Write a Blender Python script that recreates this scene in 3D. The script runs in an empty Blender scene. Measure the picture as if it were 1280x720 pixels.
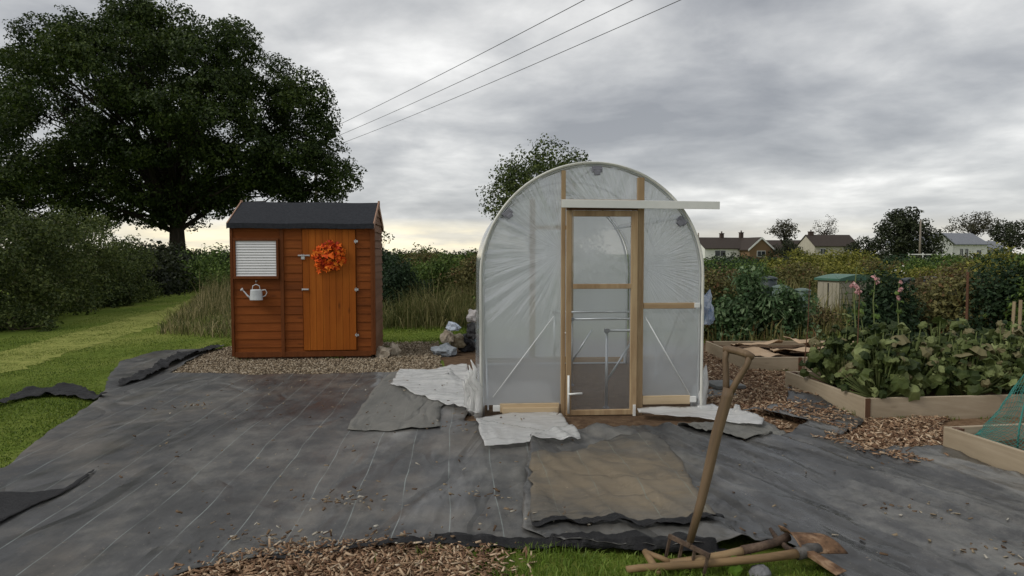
import bpy, bmesh, math, random
import numpy as np
from mathutils import Vector, Matrix, noise
R = math.radians
rng = np.random.default_rng(7)
random.seed(5)
S = bpy.context.scene
C = S.collection

# ------------------------------------------------------------------ camera
EYE = 1.4; FPX = 850.0; PITCH = math.atan(43/850)
cd = bpy.data.cameras.new('camera'); cam = bpy.data.objects.new('camera', cd); C.objects.link(cam)
cam.location = (0, 0, EYE); cam.rotation_euler = (R(90)-PITCH, 0, 0)
cd.sensor_width = 36; cd.lens = FPX/1280*36; cd.clip_start = .05; cd.clip_end = 3000
S.camera = cam
def ray(x, y):
    dx = (x-640)/FPX; dy = (360-y)/FPX
    c, s = math.cos(PITCH), math.sin(PITCH)
    return Vector((dx, c+dy*s, -s+dy*c))
def G(x, y, z=0.0):
    d = ray(x, y); t = (z-EYE)/d.z
    return Vector((d.x*t, d.y*t, z))
def at(x, y, Y):
    d = ray(x, y); t = Y/d.y
    return Vector((d.x*t, Y, EYE+d.z*t))

# ------------------------------------------------------------------ object helpers
def tag(o, label=None, cat=None, group=None, kind=None):
    if label: o['label'] = label
    if cat: o['category'] = cat
    if group: o['group'] = group
    if kind: o['kind'] = kind
    return o
def thing(name, label, cat, loc=(0,0,0), rotz=0, group=None):
    o = bpy.data.objects.new(name, None); C.objects.link(o)
    o.empty_display_size = .1
    o.location = loc; o.rotation_euler = (0,0,rotz)
    return tag(o, label, cat, group)
def np_mesh(name, V, F, smooth=False):
    """V (n,3), F (m,k) constant k"""
    me = bpy.data.meshes.new(name)
    V = np.asarray(V, np.float32); F = np.asarray(F, np.int32)
    m, k = F.shape
    me.vertices.add(len(V)); me.vertices.foreach_set('co', V.ravel())
    me.loops.add(m*k); me.loops.foreach_set('vertex_index', F.ravel())
    me.polygons.add(m)
    me.polygons.foreach_set('loop_start', np.arange(0, m*k, k, dtype=np.int32))
    me.polygons.foreach_set('loop_total', np.full(m, k, np.int32))
    if smooth: me.polygons.foreach_set('use_smooth', np.ones(m, bool))
    me.update(calc_edges=True); me.validate()
    return me
def np_obj(name, V, F, m, parent=None, smooth=False):
    me = np_mesh(name, V, F, smooth); me.materials.append(m)
    o = bpy.data.objects.new(name, me); C.objects.link(o)
    if parent: o.parent = parent
    return o
class MB:
    def __init__(s): s.v = []; s.f = []
    def add(s, vs, fs, M=None):
        n = len(s.v)
        for p in vs: s.v.append(tuple(M @ Vector(p)) if M else tuple(p))
        for f in fs: s.f.append(tuple(i+n for i in f))
        return s
    def box(s, c, d, M=None, rot=None):
        x, y, z = [k/2 for k in d]
        vs = [Vector((a*x, b*y, e*z)) for a in (-1,1) for b in (-1,1) for e in (-1,1)]
        if rot is not None:
            Rm = Matrix.Rotation(rot[2],3,'Z') @ Matrix.Rotation(rot[1],3,'Y') @ Matrix.Rotation(rot[0],3,'X')
            vs = [Rm @ v for v in vs]
        vs = [v+Vector(c) for v in vs]
        return s.add(vs, [(0,1,3,2),(4,6,7,5),(0,4,5,1),(2,3,7,6),(0,2,6,4),(1,5,7,3)], M)
    def bb(s, a, b, M=None):
        return s.box([(p+q)/2 for p,q in zip(a,b)], [abs(q-p) for p,q in zip(a,b)], M)
    def tube(s, pts, r, n=10, caps=True):
        pts = [Vector(p) for p in pts]
        rs = r if hasattr(r, '__len__') else [r]*len(pts)
        base = len(s.v); up = None
        for i, p in enumerate(pts):
            t = (pts[min(i+1,len(pts)-1)]-pts[max(i-1,0)]).normalized()
            if up is None:
                up = Vector((0,0,1)) if abs(t.z) < .9 else Vector((1,0,0))
            u = t.cross(up); 
            if u.length < 1e-5: u = t.orthogonal()
            u.normalize(); w = u.cross(t).normalized(); up = w
            for k in range(n):
                a = 2*math.pi*k/n
                s.v.append(tuple(p + (u*math.cos(a)+w*math.sin(a))*rs[i]))
        for i in range(len(pts)-1):
            for k in range(n):
                a = base+i*n+k; b = base+i*n+(k+1)%n
                s.f.append((a, b, b+n, a+n))
        if caps:
            s.f.append(tuple(base+k for k in range(n-1,-1,-1)))
            e = base+(len(pts)-1)*n
            s.f.append(tuple(e+k for k in range(n)))
        return s
    def build(s, name, m, parent=None, bevel=0, smooth=False, seg=2):
        me = bpy.data.meshes.new(name); me.from_pydata(s.v, [], s.f); me.validate()
        bm = bmesh.new(); bm.from_mesh(me); bmesh.ops.recalc_face_normals(bm, faces=bm.faces); bm.to_mesh(me); bm.free()
        me.materials.append(m)
        if smooth: me.polygons.foreach_set('use_smooth', [True]*len(me.polygons))
        o = bpy.data.objects.new(name, me); C.objects.link(o)
        if parent: o.parent = parent
        if bevel:
            b = o.modifiers.new('bevel','BEVEL'); b.width = bevel; b.segments = seg; b.limit_method = 'ANGLE'
        return o
def jitter_boxes(mb, amp):
    mb.v = [tuple(c+random.uniform(-amp,amp) for c in v) for v in mb.v]

# ------------------------------------------------------------------ materials
def nodes(name):
    m = bpy.data.materials.new(name); m.use_nodes = True
    nt = m.node_tree; nt.nodes.clear()
    out = nt.nodes.new('ShaderNodeOutputMaterial')
    return m, nt, out
def N(nt, t, **kw):
    n = nt.nodes.new(t)
    for k, v in kw.items(): setattr(n, k, v)
    return n
def ramp(nt, fac, stops, interp='LINEAR'):
    r = N(nt, 'ShaderNodeValToRGB'); r.color_ramp.interpolation = interp
    e = r.color_ramp.elements
    while len(e) < len(stops): e.new(.5)
    for el, (p, c) in zip(e, stops):
        el.position = p; el.color = (*c, 1) if len(c) == 3 else c
    nt.links.new(fac, r.inputs['Fac']); return r.outputs['Color']
def tex(nt, scale, detail=5, rough=.6, stretch=(1,1,1), rot=(0,0,0), coord='Object', dist=0, loc=(0,0,0)):
    tc = N(nt, 'ShaderNodeTexCoord'); mp = N(nt, 'ShaderNodeMapping')
    mp.inputs['Scale'].default_value = stretch; mp.inputs['Rotation'].default_value = rot; mp.inputs['Location'].default_value = loc
    nz = N(nt, 'ShaderNodeTexNoise'); nz.inputs['Scale'].default_value = scale
    nz.inputs['Detail'].default_value = detail; nz.inputs['Roughness'].default_value = rough
    nz.inputs['Distortion'].default_value = dist
    if any(rot) and tuple(stretch) != (1,1,1):
        m0 = N(nt, 'ShaderNodeMapping'); m0.inputs['Rotation'].default_value = rot; mp.inputs['Rotation'].default_value = (0,0,0)
        nt.links.new(tc.outputs[coord], m0.inputs['Vector']); nt.links.new(m0.outputs['Vector'], mp.inputs['Vector'])
    else: nt.links.new(tc.outputs[coord], mp.inputs['Vector'])
    nt.links.new(mp.outputs['Vector'], nz.inputs['Vector'])
    return nz.outputs['Fac']
def mixc(nt, fac, a, b, mode='MIX'):
    m = N(nt, 'ShaderNodeMix', data_type='RGBA', blend_type=mode)
    for sock, v in ((m.inputs['Factor'], fac), (m.inputs['A'], a), (m.inputs['B'], b)):
        if isinstance(v, (int, float)): sock.default_value = v
        elif isinstance(v, tuple): sock.default_value = (*v, 1)
        else: nt.links.new(v, sock)
    return m.outputs['Result']
def math_(nt, op, a, b=None, c=None, clamp=False):
    m = N(nt, 'ShaderNodeMath', operation=op); m.use_clamp = clamp
    for i, v in enumerate((a, b, c)):
        if v is None: continue
        if isinstance(v, (int, float)): m.inputs[i].default_value = v
        else: nt.links.new(v, m.inputs[i])
    return m.outputs[0]
def bump(nt, h, strength=.3, dist=.01, normal=None):
    b = N(nt, 'ShaderNodeBump'); b.inputs['Strength'].default_value = strength; b.inputs['Distance'].default_value = dist
    nt.links.new(h, b.inputs['Height'])
    if normal: nt.links.new(normal, b.inputs['Normal'])
    return b.outputs['Normal']
def princ(nt, out, color, rough=.7, spec=.3, metal=0, normal=None, sheen=0):
    p = N(nt, 'ShaderNodeBsdfPrincipled')
    if isinstance(color, tuple): p.inputs['Base Color'].default_value = (*color, 1)
    else: nt.links.new(color, p.inputs['Base Color'])
    if isinstance(rough, (int, float)): p.inputs['Roughness'].default_value = rough
    else: nt.links.new(rough, p.inputs['Roughness'])
    p.inputs['Specular IOR Level'].default_value = spec; p.inputs['Metallic'].default_value = metal
    if normal: nt.links.new(normal, p.inputs['Normal'])
    nt.links.new(p.outputs[0], out.inputs['Surface']); return p
def island(nt):
    g = N(nt, 'ShaderNodeNewGeometry'); return g.outputs['Random Per Island']
def simple(name, c1, c2, scale=5, rough=.7, spec=.3, metal=0, bmp=.2, bscale=None, stretch=(1,1,1), c3=None, detail=6, bdist=.005, isl=0.0):
    m, nt, out = nodes(name)
    f = tex(nt, scale, detail, .65, stretch)
    st = [(.3, c1), (.7, c2)] if c3 is None else [(.28, c1), (.5, c2), (.72, c3)]
    col = ramp(nt, f, st)
    if isl:
        v = math_(nt, 'MULTIPLY_ADD', island(nt), 2*isl, 1-isl)
        vm = N(nt, 'ShaderNodeVectorMath', operation='SCALE'); nt.links.new(col, vm.inputs[0]); nt.links.new(v, vm.inputs['Scale']); col = vm.outputs[0]
    nrm = bump(nt, tex(nt, bscale or scale*4, 6, .7, stretch), bmp, bdist) if bmp else None
    princ(nt, out, col, rough, spec, metal, nrm)
    return m
def foliage(name, dark, mid, light, scale=.6, trans=.3, rough=.6, spec=.25, odd=None, oddp=.93):
    """leaves: colour varies leaf by leaf and clump by clump"""
    m, nt, out = nodes(name)
    f = tex(nt, scale, 3, .6)
    i = island(nt)
    k = math_(nt, 'ADD', math_(nt, 'MULTIPLY', f, .7), math_(nt, 'MULTIPLY', i, .45))
    col = ramp(nt, k, [(.35, dark), (.58, mid), (.82, light)])
    if odd:
        wn = N(nt, 'ShaderNodeTexWhiteNoise', noise_dimensions='1D'); nt.links.new(i, wn.inputs['W'])
        col = mixc(nt, math_(nt, 'GREATER_THAN', wn.outputs['Value'], oddp), col, odd)
    p = N(nt, 'ShaderNodeBsdfPrincipled'); nt.links.new(col, p.inputs['Base Color'])
    p.inputs['Roughness'].default_value = rough; p.inputs['Specular IOR Level'].default_value = spec
    t = N(nt, 'ShaderNodeBsdfTranslucent'); nt.links.new(col, t.inputs['Color'])
    mx = N(nt, 'ShaderNodeMixShader'); mx.inputs[0].default_value = trans
    nt.links.new(p.outputs[0], mx.inputs[1]); nt.links.new(t.outputs[0], mx.inputs[2]); nt.links.new(mx.outputs[0], out.inputs['Surface'])
    return m
def woodmat(name, c1, c2, c3, axis='z', rough=.65, knots=True, scale=9, spec=.25, bmp=.25, isl=.12):
    m, nt, out = nodes(name)
    st = {'x': (.07,1,1), 'y': (1,.07,1), 'z': (1,1,.07)}[axis]
    f = tex(nt, scale, 7, .7, st, dist=.6)
    f2 = tex(nt, 1.7, 4, .6)
    col = ramp(nt, math_(nt, 'ADD', math_(nt, 'MULTIPLY', f, .75), math_(nt, 'MULTIPLY', f2, .25)), [(.3, c1), (.5, c2), (.68, c3)])
    if knots:
        tc = N(nt, 'ShaderNodeTexCoord'); mp = N(nt, 'ShaderNodeMapping')
        mp.inputs['Scale'].default_value = {'x': (.35,1,1), 'y': (1,.35,1), 'z': (1,1,.35)}[axis]
        v = N(nt, 'ShaderNodeTexVoronoi'); v.inputs['Scale'].default_value = 7
        nt.links.new(tc.outputs['Object'], mp.inputs[0]); nt.links.new(mp.outputs[0], v.inputs['Vector'])
        kf = ramp(nt, v.outputs['Distance'], [(.03,(1,1,1)), (.14,(0,0,0))])
        col = mixc(nt, math_(nt, 'MULTIPLY', kf, .7), col, tuple(k*.45 for k in c1))
    if isl:
        vv = math_(nt, 'MULTIPLY_ADD', island(nt), 2*isl, 1-isl)
        vm = N(nt, 'ShaderNodeVectorMath', operation='SCALE'); nt.links.new(col, vm.inputs[0]); nt.links.new(vv, vm.inputs['Scale']); col = vm.outputs[0]
    princ(nt, out, col, rough, spec, 0, bump(nt, tex(nt, scale*5, 4, .7, st), bmp, .003))
    return m

M = {}
M['pine'] = woodmat('fresh_pine', (.17,.11,.055), (.31,.21,.115), (.45,.34,.20), 'z')
M['pine_x'] = woodmat('fresh_pine_across', (.18,.115,.06), (.33,.225,.125), (.47,.355,.21), 'x')
M['pine_pale'] = woodmat('pale_pine', (.40,.29,.17), (.52,.40,.25), (.62,.5,.34), 'x')
M['clad'] = woodmat('stained_cladding', (.11,.030,.006), (.19,.051,.009), (.27,.080,.015), 'x', scale=7, isl=.1, spec=.15)
M['clad_y'] = woodmat('stained_cladding_side', (.10,.045,.025), (.16,.08,.045), (.22,.12,.075), 'y', scale=7, isl=.1, spec=.15)
M['trim'] = woodmat('stained_trim', (.085,.025,.007), (.125,.038,.010), (.165,.052,.015), 'z', spec=.15)
M['door'] = woodmat('stained_door', (.20,.050,.005), (.30,.080,.008), (.39,.118,.014), 'z', scale=8, isl=.09, spec=.15)
M['board'] = woodmat('weathered_board', (.19,.145,.09), (.37,.30,.21), (.52,.44,.33), 'x', isl=.08, scale=5, bmp=.5)
M['board_y'] = woodmat('weathered_board_side', (.17,.13,.08), (.34,.275,.19), (.48,.40,.295), 'y', isl=.08, scale=5, bmp=.5)
M['post'] = woodmat('brown_post', (.07,.035,.02), (.11,.055,.03), (.15,.08,.045), 'z', isl=0)
M['handle'] = woodmat('old_tool_handle', (.06,.04,.025), (.15,.10,.058), (.27,.19,.12), 'z', rough=.6, isl=0, scale=9, knots=True, bmp=.6)
M['handle_x'] = woodmat('worn_ash_handle', (.08,.05,.028), (.23,.15,.075), (.40,.30,.17), 'x', rough=.6, isl=0, scale=7, knots=True, bmp=.6)
M['rust'] = simple('rusty_iron', (.045,.028,.02), (.18,.105,.06), 16, .85, .2, .15, .8, c3=(.36,.25,.16))
M['rustdark'] = simple('brown_iron', (.035,.025,.02), (.09,.06,.042), 22, .75, .3, .3, .7, c3=(.17,.12,.085))
M['alu'] = simple('galvanised_tube', (.5,.52,.54), (.62,.64,.66), 8, .38, .5, .85, .05)
M['steel'] = simple('bright_steel', (.45,.46,.47), (.6,.6,.6), 20, .4, .5, .8, .1)
M['whiteplastic'] = simple('white_plastic', (.62,.63,.60), (.72,.72,.69), 4, .45, .4, 0, .03)
M['felt'] = simple('roof_felt', (.016,.018,.022), (.032,.034,.040), 30, .9, .2, 0, .5, bscale=300)
M['black'] = simple('black_plastic', (.012,.012,.012), (.02,.02,.022), 9, .55, .4, 0, .1)
M['blind'] = simple('white_blind', (.66,.66,.66), (.72,.72,.72), 4, .6, .2, 0, 0)
M['clamp'] = simple('grey_clamp', (.16,.16,.19), (.22,.22,.25), 9, .5, .4, .2, .1)
# ------------------------------------------------------------------ polygons on the ground
def inpoly(P, poly):
    x, y = P[:,0], P[:,1]; n = len(poly); c = np.zeros(len(P), bool); j = n-1
    for i in range(n):
        xi, yi = poly[i]; xj, yj = poly[j]
        cond = ((yi > y) != (yj > y)) & (x < (xj-xi)*(y-yi)/((yj-yi)+1e-12)+xi)
        c ^= cond; j = i
    return c
def edgedist(P, poly):
    best = np.full(len(P), 1e9); near = P.copy()
    for i in range(len(poly)):
        a = poly[i]; b = poly[(i+1) % len(poly)]; ab = b-a
        t = np.clip(((P-a)@ab)/(ab@ab+1e-12), 0, 1); q = a+t[:,None]*ab
        d = np.linalg.norm(P-q, axis=1); m = d < best
        best[m] = d[m]; near[m] = q[m]
    return best, near
def gpoly(px, rough=0.0, step=.12, seed=1):
    if rough >= .013 and rough < .017: step, rough = .04, .006
    """pixel outline -> ground outline, edges subdivided and made slightly ragged"""
    r = np.random.default_rng(seed)
    P = [np.array(G(*p)[:2]) for p in px]; out = []
    for i in range(len(P)):
        a, b = P[i], P[(i+1)%len(P)]; n = max(1, int(np.linalg.norm(b-a)/step))
        for k in range(n):
            q = a+(b-a)*k/n
            if k: q = q + r.normal(0, rough, 2)
            out.append(q)
    return np.array(out)
def sample_poly(poly, n, r=rng, power=None):
    lo, hi = poly.min(0), poly.max(0); res = []
    tot = 0
    while tot < n:
        q = r.uniform(lo, hi, (n*2, 2)); 
        if power is not None: # denser near the camera
            q = q[r.uniform(0,1,len(q)) < np.clip((power/np.maximum(q[:,1],.1))**2, .0, 1)]
        q = q[inpoly(q, poly)]; res.append(q); tot += len(q)
        if len(q) == 0: break
    return np.concatenate(res)[:n]
def fbm(x, y, z=0.0, o=3):
    return noise.fractal(Vector((x, y, z)), .9, 2.1, o)
def relief(P, kind):
    h = np.empty(len(P))
    for i, (x, y) in enumerate(P):
        if kind == 'left':
            b = .012*fbm(x*.9, y*.5, 1)+.013*abs(fbm(x*2.4, y*.7, 4))+.005*fbm(x*5, y*1.5, 9)
            w = math.exp(-((x+.35)/.5)**2)
            b += .026*w*abs(fbm(x*6, y*.9, 14))
        elif kind == 'right':
            u = -x*.36+y*.93; v = x*.93+y*.36
            b = .012*fbm(v*1.4, u*.6, 3)+.050*abs(fbm(v*3.0, u*.6, 6))+.026*abs(fbm(v*8, u*1.0, 12))+.006*abs(fbm(x*7, y*7, 17))
        elif kind == 'patch':
            b = .006*abs(fbm(x*2, y*3.5, 23))+.010*abs(fbm(x*2.5, y*8, 27))+.004*abs(fbm(x*9, y*14, 29))
        elif kind == 'film':
            b = .010*abs(fbm(x*3, y*6, 33))+.006*abs(fbm(x*9, y*12, 37))
        else: b = 0
        h[i] = b
    return h
def under(P):
    q = np.full(len(P), .012)
    a = inpoly(P, POLY_L); 
    if a.any(): q[a] = .024+relief(P[a], 'left')
    b = inpoly(P, POLY_R)
    if b.any(): q[b] = .036+relief(P[b], 'right')
    return q
def sheet(name, px, m, z0, kind, res=.045, rough=.006, lip=.02, label=None, cat=None, group=None, kindtag=None, seed=1, thick=.0015, shape=None, over=True, off_=.006):
    poly = gpoly(px, rough, .12, seed)
    lo, hi = poly.min(0)-res, poly.max(0)+res
    nx = int((hi[0]-lo[0])/res)+1; ny = int((hi[1]-lo[1])/res)+1
    gx = lo[0]+np.arange(nx+1)*res; gy = lo[1]+np.arange(ny+1)*res
    X, Y = np.meshgrid(gx, gy); P = np.stack([X.ravel(), Y.ravel()], 1)
    cx = (X[:-1,:-1]+res/2).ravel(); cy = (Y[:-1,:-1]+res/2).ravel()
    keep = inpoly(np.stack([cx,cy],1), poly)
    ii, jj = np.meshgrid(np.arange(nx), np.arange(ny)); a = (jj*(nx+1)+ii).ravel()
    F = np.stack([a, a+1, a+nx+2, a+nx+1], 1)[keep]
    used = np.unique(F); cnt = np.bincount(F.ravel(), minlength=len(P))
    bnd = used[cnt[used] < 4]
    d, near = edgedist(P[bnd], poly); ok = d < res*1.2
    P[bnd[ok]] = near[ok]
    remap = -np.ones(len(P), int); remap[used] = np.arange(len(used)); F = remap[F]; P = P[used]
    d, _ = edgedist(P, poly)
    h = relief(P, kind)
    e = np.exp(-(d/.05)**2)
    ln = np.array([max(0, fbm(x*2.3, y*2.3, 50+seed, 3)+.15) for x, y in P])
    Z = (under(P)+off_ if over else z0+.012)+h+e*ln*lip
    if shape is not None: Z = Z + shape(P)
    Z = np.maximum(Z, .012)
    c = np.array([*P.mean(0), 0])
    V = np.column_stack([P, Z])-c
    o = np_obj(name, V, F, m, smooth=True); o.location = c
    if thick:
        s = o.modifiers.new('thickness', 'SOLIDIFY'); s.thickness = thick; s.offset = 0
    tag(o, label, cat, group, kindtag)
    return o, poly

# ------------------------------------------------------------------ ground materials
def grassground():
    m, nt, out = nodes('meadow_ground')
    f = tex(nt, .22, 5, .6); f2 = tex(nt, 14, 6, .75, rot=(0,0,.6)); f3 = tex(nt, 1.1, 4, .6, stretch=(1.0,.18,1), rot=(0,0,.32))
    k = math_(nt, 'ADD', math_(nt, 'MULTIPLY', f, .35), math_(nt, 'ADD', math_(nt, 'MULTIPLY', f2, .35), math_(nt, 'MULTIPLY', f3, .35)))
    col = ramp(nt, k, [(.36,(.045,.072,.010)), (.50,(.105,.15,.020)), (.64,(.21,.23,.055))])
    princ(nt, out, col, .9, .1, 0, bump(nt, f2, .7, .04)); return m
M['grassground'] = grassground()
M['soil'] = simple('bare_soil', (.055,.033,.02), (.11,.07,.042), 12, .95, .1, 0, .8, bscale=45, c3=(.17,.115,.07), bdist=.02)
M['chipbed'] = simple('chip_bed', (.10,.06,.035), (.19,.12,.07), 26, .95, .1, 0, 1, bscale=60, c3=(.30,.21,.13), bdist=.02)
M['gravelbed'] = simple('gravel_bed', (.09,.07,.045), (.18,.14,.095), 40, .95, .1, 0, 1, bscale=70, c3=(.26,.21,.15), bdist=.02)

def membrane(name, c1, c2, c3, lines=False, ang=0, phase=0, spacing=.262, dust=(.15,.13,.105), dustamt=.35, rough=.62, wr=(1,.25,1), wrot=0, wscale=5, bstr=.5, tape=(.22,.25,.24), radial=None, crease=.03):
    m, nt, out = nodes(name)
    f = tex(nt, 1.3, 6, .65, stretch=wr, rot=(0,0,wrot)); f2 = tex(nt, 6, 5, .6)
    fine = tex(nt, 130, 2, .5)
    col = ramp(nt, math_(nt, 'ADD', math_(nt, 'MULTIPLY', f, .6), math_(nt, 'ADD', math_(nt, 'MULTIPLY', f2, .3), math_(nt, 'MULTIPLY', fine, .1))), [(.35,c1), (.5,c2), (.64,c3)])
    d = ramp(nt, tex(nt, .75, 7, .7, loc=(3,5,0)), [(.50,(0,0,0)), (.64,(1,1,1))])
    if radial:   # dried mud stain spread over the middle of the piece
        tcr = N(nt, 'ShaderNodeTexCoord'); mr = N(nt, 'ShaderNodeMapping'); mr.inputs['Scale'].default_value = (1/radial[0], 1/radial[1], 1); mr.inputs['Location'].default_value = (.12,.05,0)
        nt.links.new(tcr.outputs['Object'], mr.inputs[0]); le = N(nt, 'ShaderNodeVectorMath', operation='LENGTH'); nt.links.new(mr.outputs[0], le.inputs[0])
        sm = math_(nt, 'SUBTRACT', math_(nt, 'MULTIPLY', tex(nt, 2.6, 7, .75, stretch=(.6,1.6,1)), 2.3), math_(nt, 'MULTIPLY', le.outputs['Value'], .85))
        d = ramp(nt, sm, [(.10,(0,0,0)), (.85,(1,1,1))])
    col = mixc(nt, math_(nt, 'MULTIPLY', d, dustamt), col, dust)
    # small pale specks of grit
    v = N(nt, 'ShaderNodeTexNoise'); v.inputs['Scale'].default_value = 55; v.inputs['Detail'].default_value = 2
    tc = N(nt, 'ShaderNodeTexCoord'); nt.links.new(tc.outputs['Object'], v.inputs['Vector'])
    sp = ramp(nt, v.outputs['Fac'], [(.70,(0,0,0)), (.76,(1,1,1))])
    col = mixc(nt, math_(nt, 'MULTIPLY', sp, .5), col, (.3,.25,.18))
    if lines:
        g = N(nt, 'ShaderNodeNewGeometry'); mp = N(nt, 'ShaderNodeMapping'); mp.inputs['Rotation'].default_value = (0,0,-ang)
        nt.links.new(g.outputs['Position'], mp.inputs[0]); sx = N(nt, 'ShaderNodeSeparateXYZ'); nt.links.new(mp.outputs[0], sx.inputs[0])
        wob = tex(nt, .8, 2, .5)
        x = math_(nt, 'ADD', sx.outputs['X'], math_(nt, 'MULTIPLY_ADD', wob, .10, -.05-phase))
        fr = math_(nt, 'FRACT', math_(nt, 'DIVIDE', x, spacing))
        dd = math_(nt, 'ABSOLUTE', math_(nt, 'SUBTRACT', fr, .5))
        ln = math_(nt, 'LESS_THAN', dd, .0026/spacing)
        wear = ramp(nt, tex(nt, 2.5, 4, .7), [(.36,(.12,.12,.12)), (.6,(.9,.9,.9))])
        col = mixc(nt, math_(nt, 'MULTIPLY', ln, wear), col, tape)
    rr = ramp(nt, tex(nt, 1.9, 6, .7, stretch=wr, rot=(0,0,wrot)), [(.36,(rough-.14,)*3), (.62,(rough+.16,)*3)])
    cr = math_(nt, 'ABSOLUTE', math_(nt, 'SUBTRACT', tex(nt, wscale*.6, 2, .5, stretch=wr, rot=(0,0,wrot), dist=.4, loc=(4,1,0)), .5))
    n0 = bump(nt, ramp(nt, cr, [(0,(0,0,0)), (.07,(1,1,1))]), bstr*.7, crease*.6)
    n1 = bump(nt, tex(nt, wscale, 3, .5, stretch=wr, rot=(0,0,wrot)), bstr*.7, .05, n0)
    princ(nt, out, col, rr, .5, 0, bump(nt, fine, .25, .001, n1)); return m
p0 = G(562, 640); ANG = math.atan(66/850)
def xr(p, a): return p.x*math.cos(a)+p.y*math.sin(a)
M['memL'] = membrane('woven_membrane', (.020,.021,.022), (.050,.050,.049), (.135,.13,.117), True, ANG, xr(p0, ANG)-.131, wr=(1,.35,1), wscale=3.5, bstr=.9, dustamt=.55, rough=.42)
M['memR'] = membrane('creased_membrane', (.012,.013,.014), (.040,.040,.040), (.17,.165,.15), False, wr=(1,.25,1), wrot=R(-21), wscale=4.5, bstr=1.0, rough=.34, dustamt=.35, dust=(.17,.16,.135))
M['memS'] = membrane('dusty_membrane', (.03,.03,.028), (.06,.058,.052), (.12,.112,.095), True, ANG, xr(p0, ANG)-.131+.05, dust=(.20,.155,.095), dustamt=.62, radial=(.85,.75), wr=(.4,1,1), wscale=5, bstr=.9, rough=.72, tape=(.16,.17,.14))
M['memG'] = membrane('faded_membrane', (.085,.084,.076), (.12,.118,.106), (.155,.15,.135), True, ANG, xr(p0, ANG), dust=(.17,.155,.125), dustamt=.4, wr=(1,.3,1), wscale=5, bstr=.9, rough=.75, tape=(.17,.17,.155))
M['blacksheet'] = simple('black_sheet', (.005,.005,.006), (.014,.014,.015), 6, .6, .3, 0, .8, bscale=14, stretch=(.4,1,1), bdist=.03)

# ------------------------------------------------------------------ ground
def flat(name, poly, z, m, kind='structure'):
    n = len(poly); c = np.array([*np.mean(poly, 0), 0])
    bm = bmesh.new(); vs = [bm.verts.new((p[0]-c[0], p[1]-c[1], z)) for p in poly]
    bm.faces.new(vs); bmesh.ops.triangulate(bm, faces=bm.faces); bmesh.ops.recalc_face_normals(bm, faces=bm.faces)
    me = bpy.data.meshes.new(name); bm.to_mesh(me); bm.free()
    if me.polygons[0].normal.z < 0: me.flip_normals()
    me.materials.append(m); o = bpy.data.objects.new(name, me); C.objects.link(o); o.location = c; o['kind'] = kind
    return o
g = MB(); g.add([(-900,-60,0),(900,-60,0),(900,1400,0),(-900,1400,0)], [(0,1,2,3)]); tag(g.build('ground', M['grassground']), kind='structure')

POLY = {}
POLY['soil'] = gpoly([(560,545),(500,520),(545,505),(600,500),(560,470),(545,432),(600,420),(900,430),(985,470),(990,520),(960,560),(700,560)], .02)
flat('soil', POLY['soil'], .004, M['soil'])
POLY['gravel'] = gpoly([(208,470),(262,440),(300,432),(470,430),(548,428),(552,464),(545,469),(400,471)], .012)
flat('gravel_pad', POLY['gravel'], .008, M['gravelbed'])
POLY['chips'] = gpoly([(868,440),(1000,438),(1500,438),(1500,760),(1120,600),(1075,566),(1010,540),(985,556),(930,545),(890,520),(872,480)], .02)
flat('wood_chip_path', POLY['chips'], .008, M['chipbed'])
POLY['front'] = gpoly([(180,730),(260,705),(340,688),(430,682),(560,678),(590,682),(575,700),(600,712),(580,740),(640,800),(620,900),(180,900)], .01)
flat('wood_chip_verge', POLY['front'], .010, M['chipbed'])

MEML = [(-260,790),(-120,650),(0,592),(5,590),(45,558),(100,518),(122,506),(132,490),(138,470),(150,455),(193,441),(262,437),(282,434),(262,441),(232,456),(212,470),(400,471),(560,467),(600,500),(580,530),(680,548),(700,560),(690,686),(600,685),(540,682),(430,690),(330,702),(240,722),(180,745),(100,860),(-100,900)]
POLY_L = POLY_R = np.array([(0,-9),(.1,-9),(0,-9.1)])
mL, POLY_L = sheet('weed_membrane', MEML, M['memL'], .012, 'left', .04, over=False, label='black woven weed membrane with thin pale stitched lines, pegged flat before the shed', cat='ground sheet', seed=3, lip=.022)
MEMR = [(662,560),(700,545),(860,540),(950,556),(985,552),(1010,538),(940,520),(915,522),(935,522),(985,512),(984,490),(992,490),(1080,534),(1060,548),(1045,556),(1085,572),(1150,570),(1190,572),(1290,615),(1500,700),(1600,900),(1300,1000),(1120,800),(1030,722),(1010,700),(960,690),(860,698),(780,694),(705,691),(652,672)]
mR, POLY_R = sheet('weed_membrane', MEMR, M['memR'], .024, 'right', .032, over=False, label='creased shiny black weed membrane behind the digging fork, running off towards the netted bed', cat='ground sheet', seed=5, lip=.03)
sheet('weed_membrane', [(664,580),(730,574),(760,560),(820,556),(850,585),(880,640),(900,659),(850,670),(760,664),(710,668),(664,664)], M['memS'], .062, 'patch', .025, off_=.008, label='sandy brown dusty piece of weed membrane lying before the tunnel door', cat='ground sheet', seed=8, lip=.012, rough=.01)
sheet('weed_membrane', [(434,543),(448,520),(478,478),(495,466),(560,470),(570,500),(551,515),(551,540),(490,544)], M['memG'], .036, 'left', .035, label='pale faded square of weed membrane beside the white plastic flap', cat='ground sheet', seed=9, lip=.012)
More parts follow.
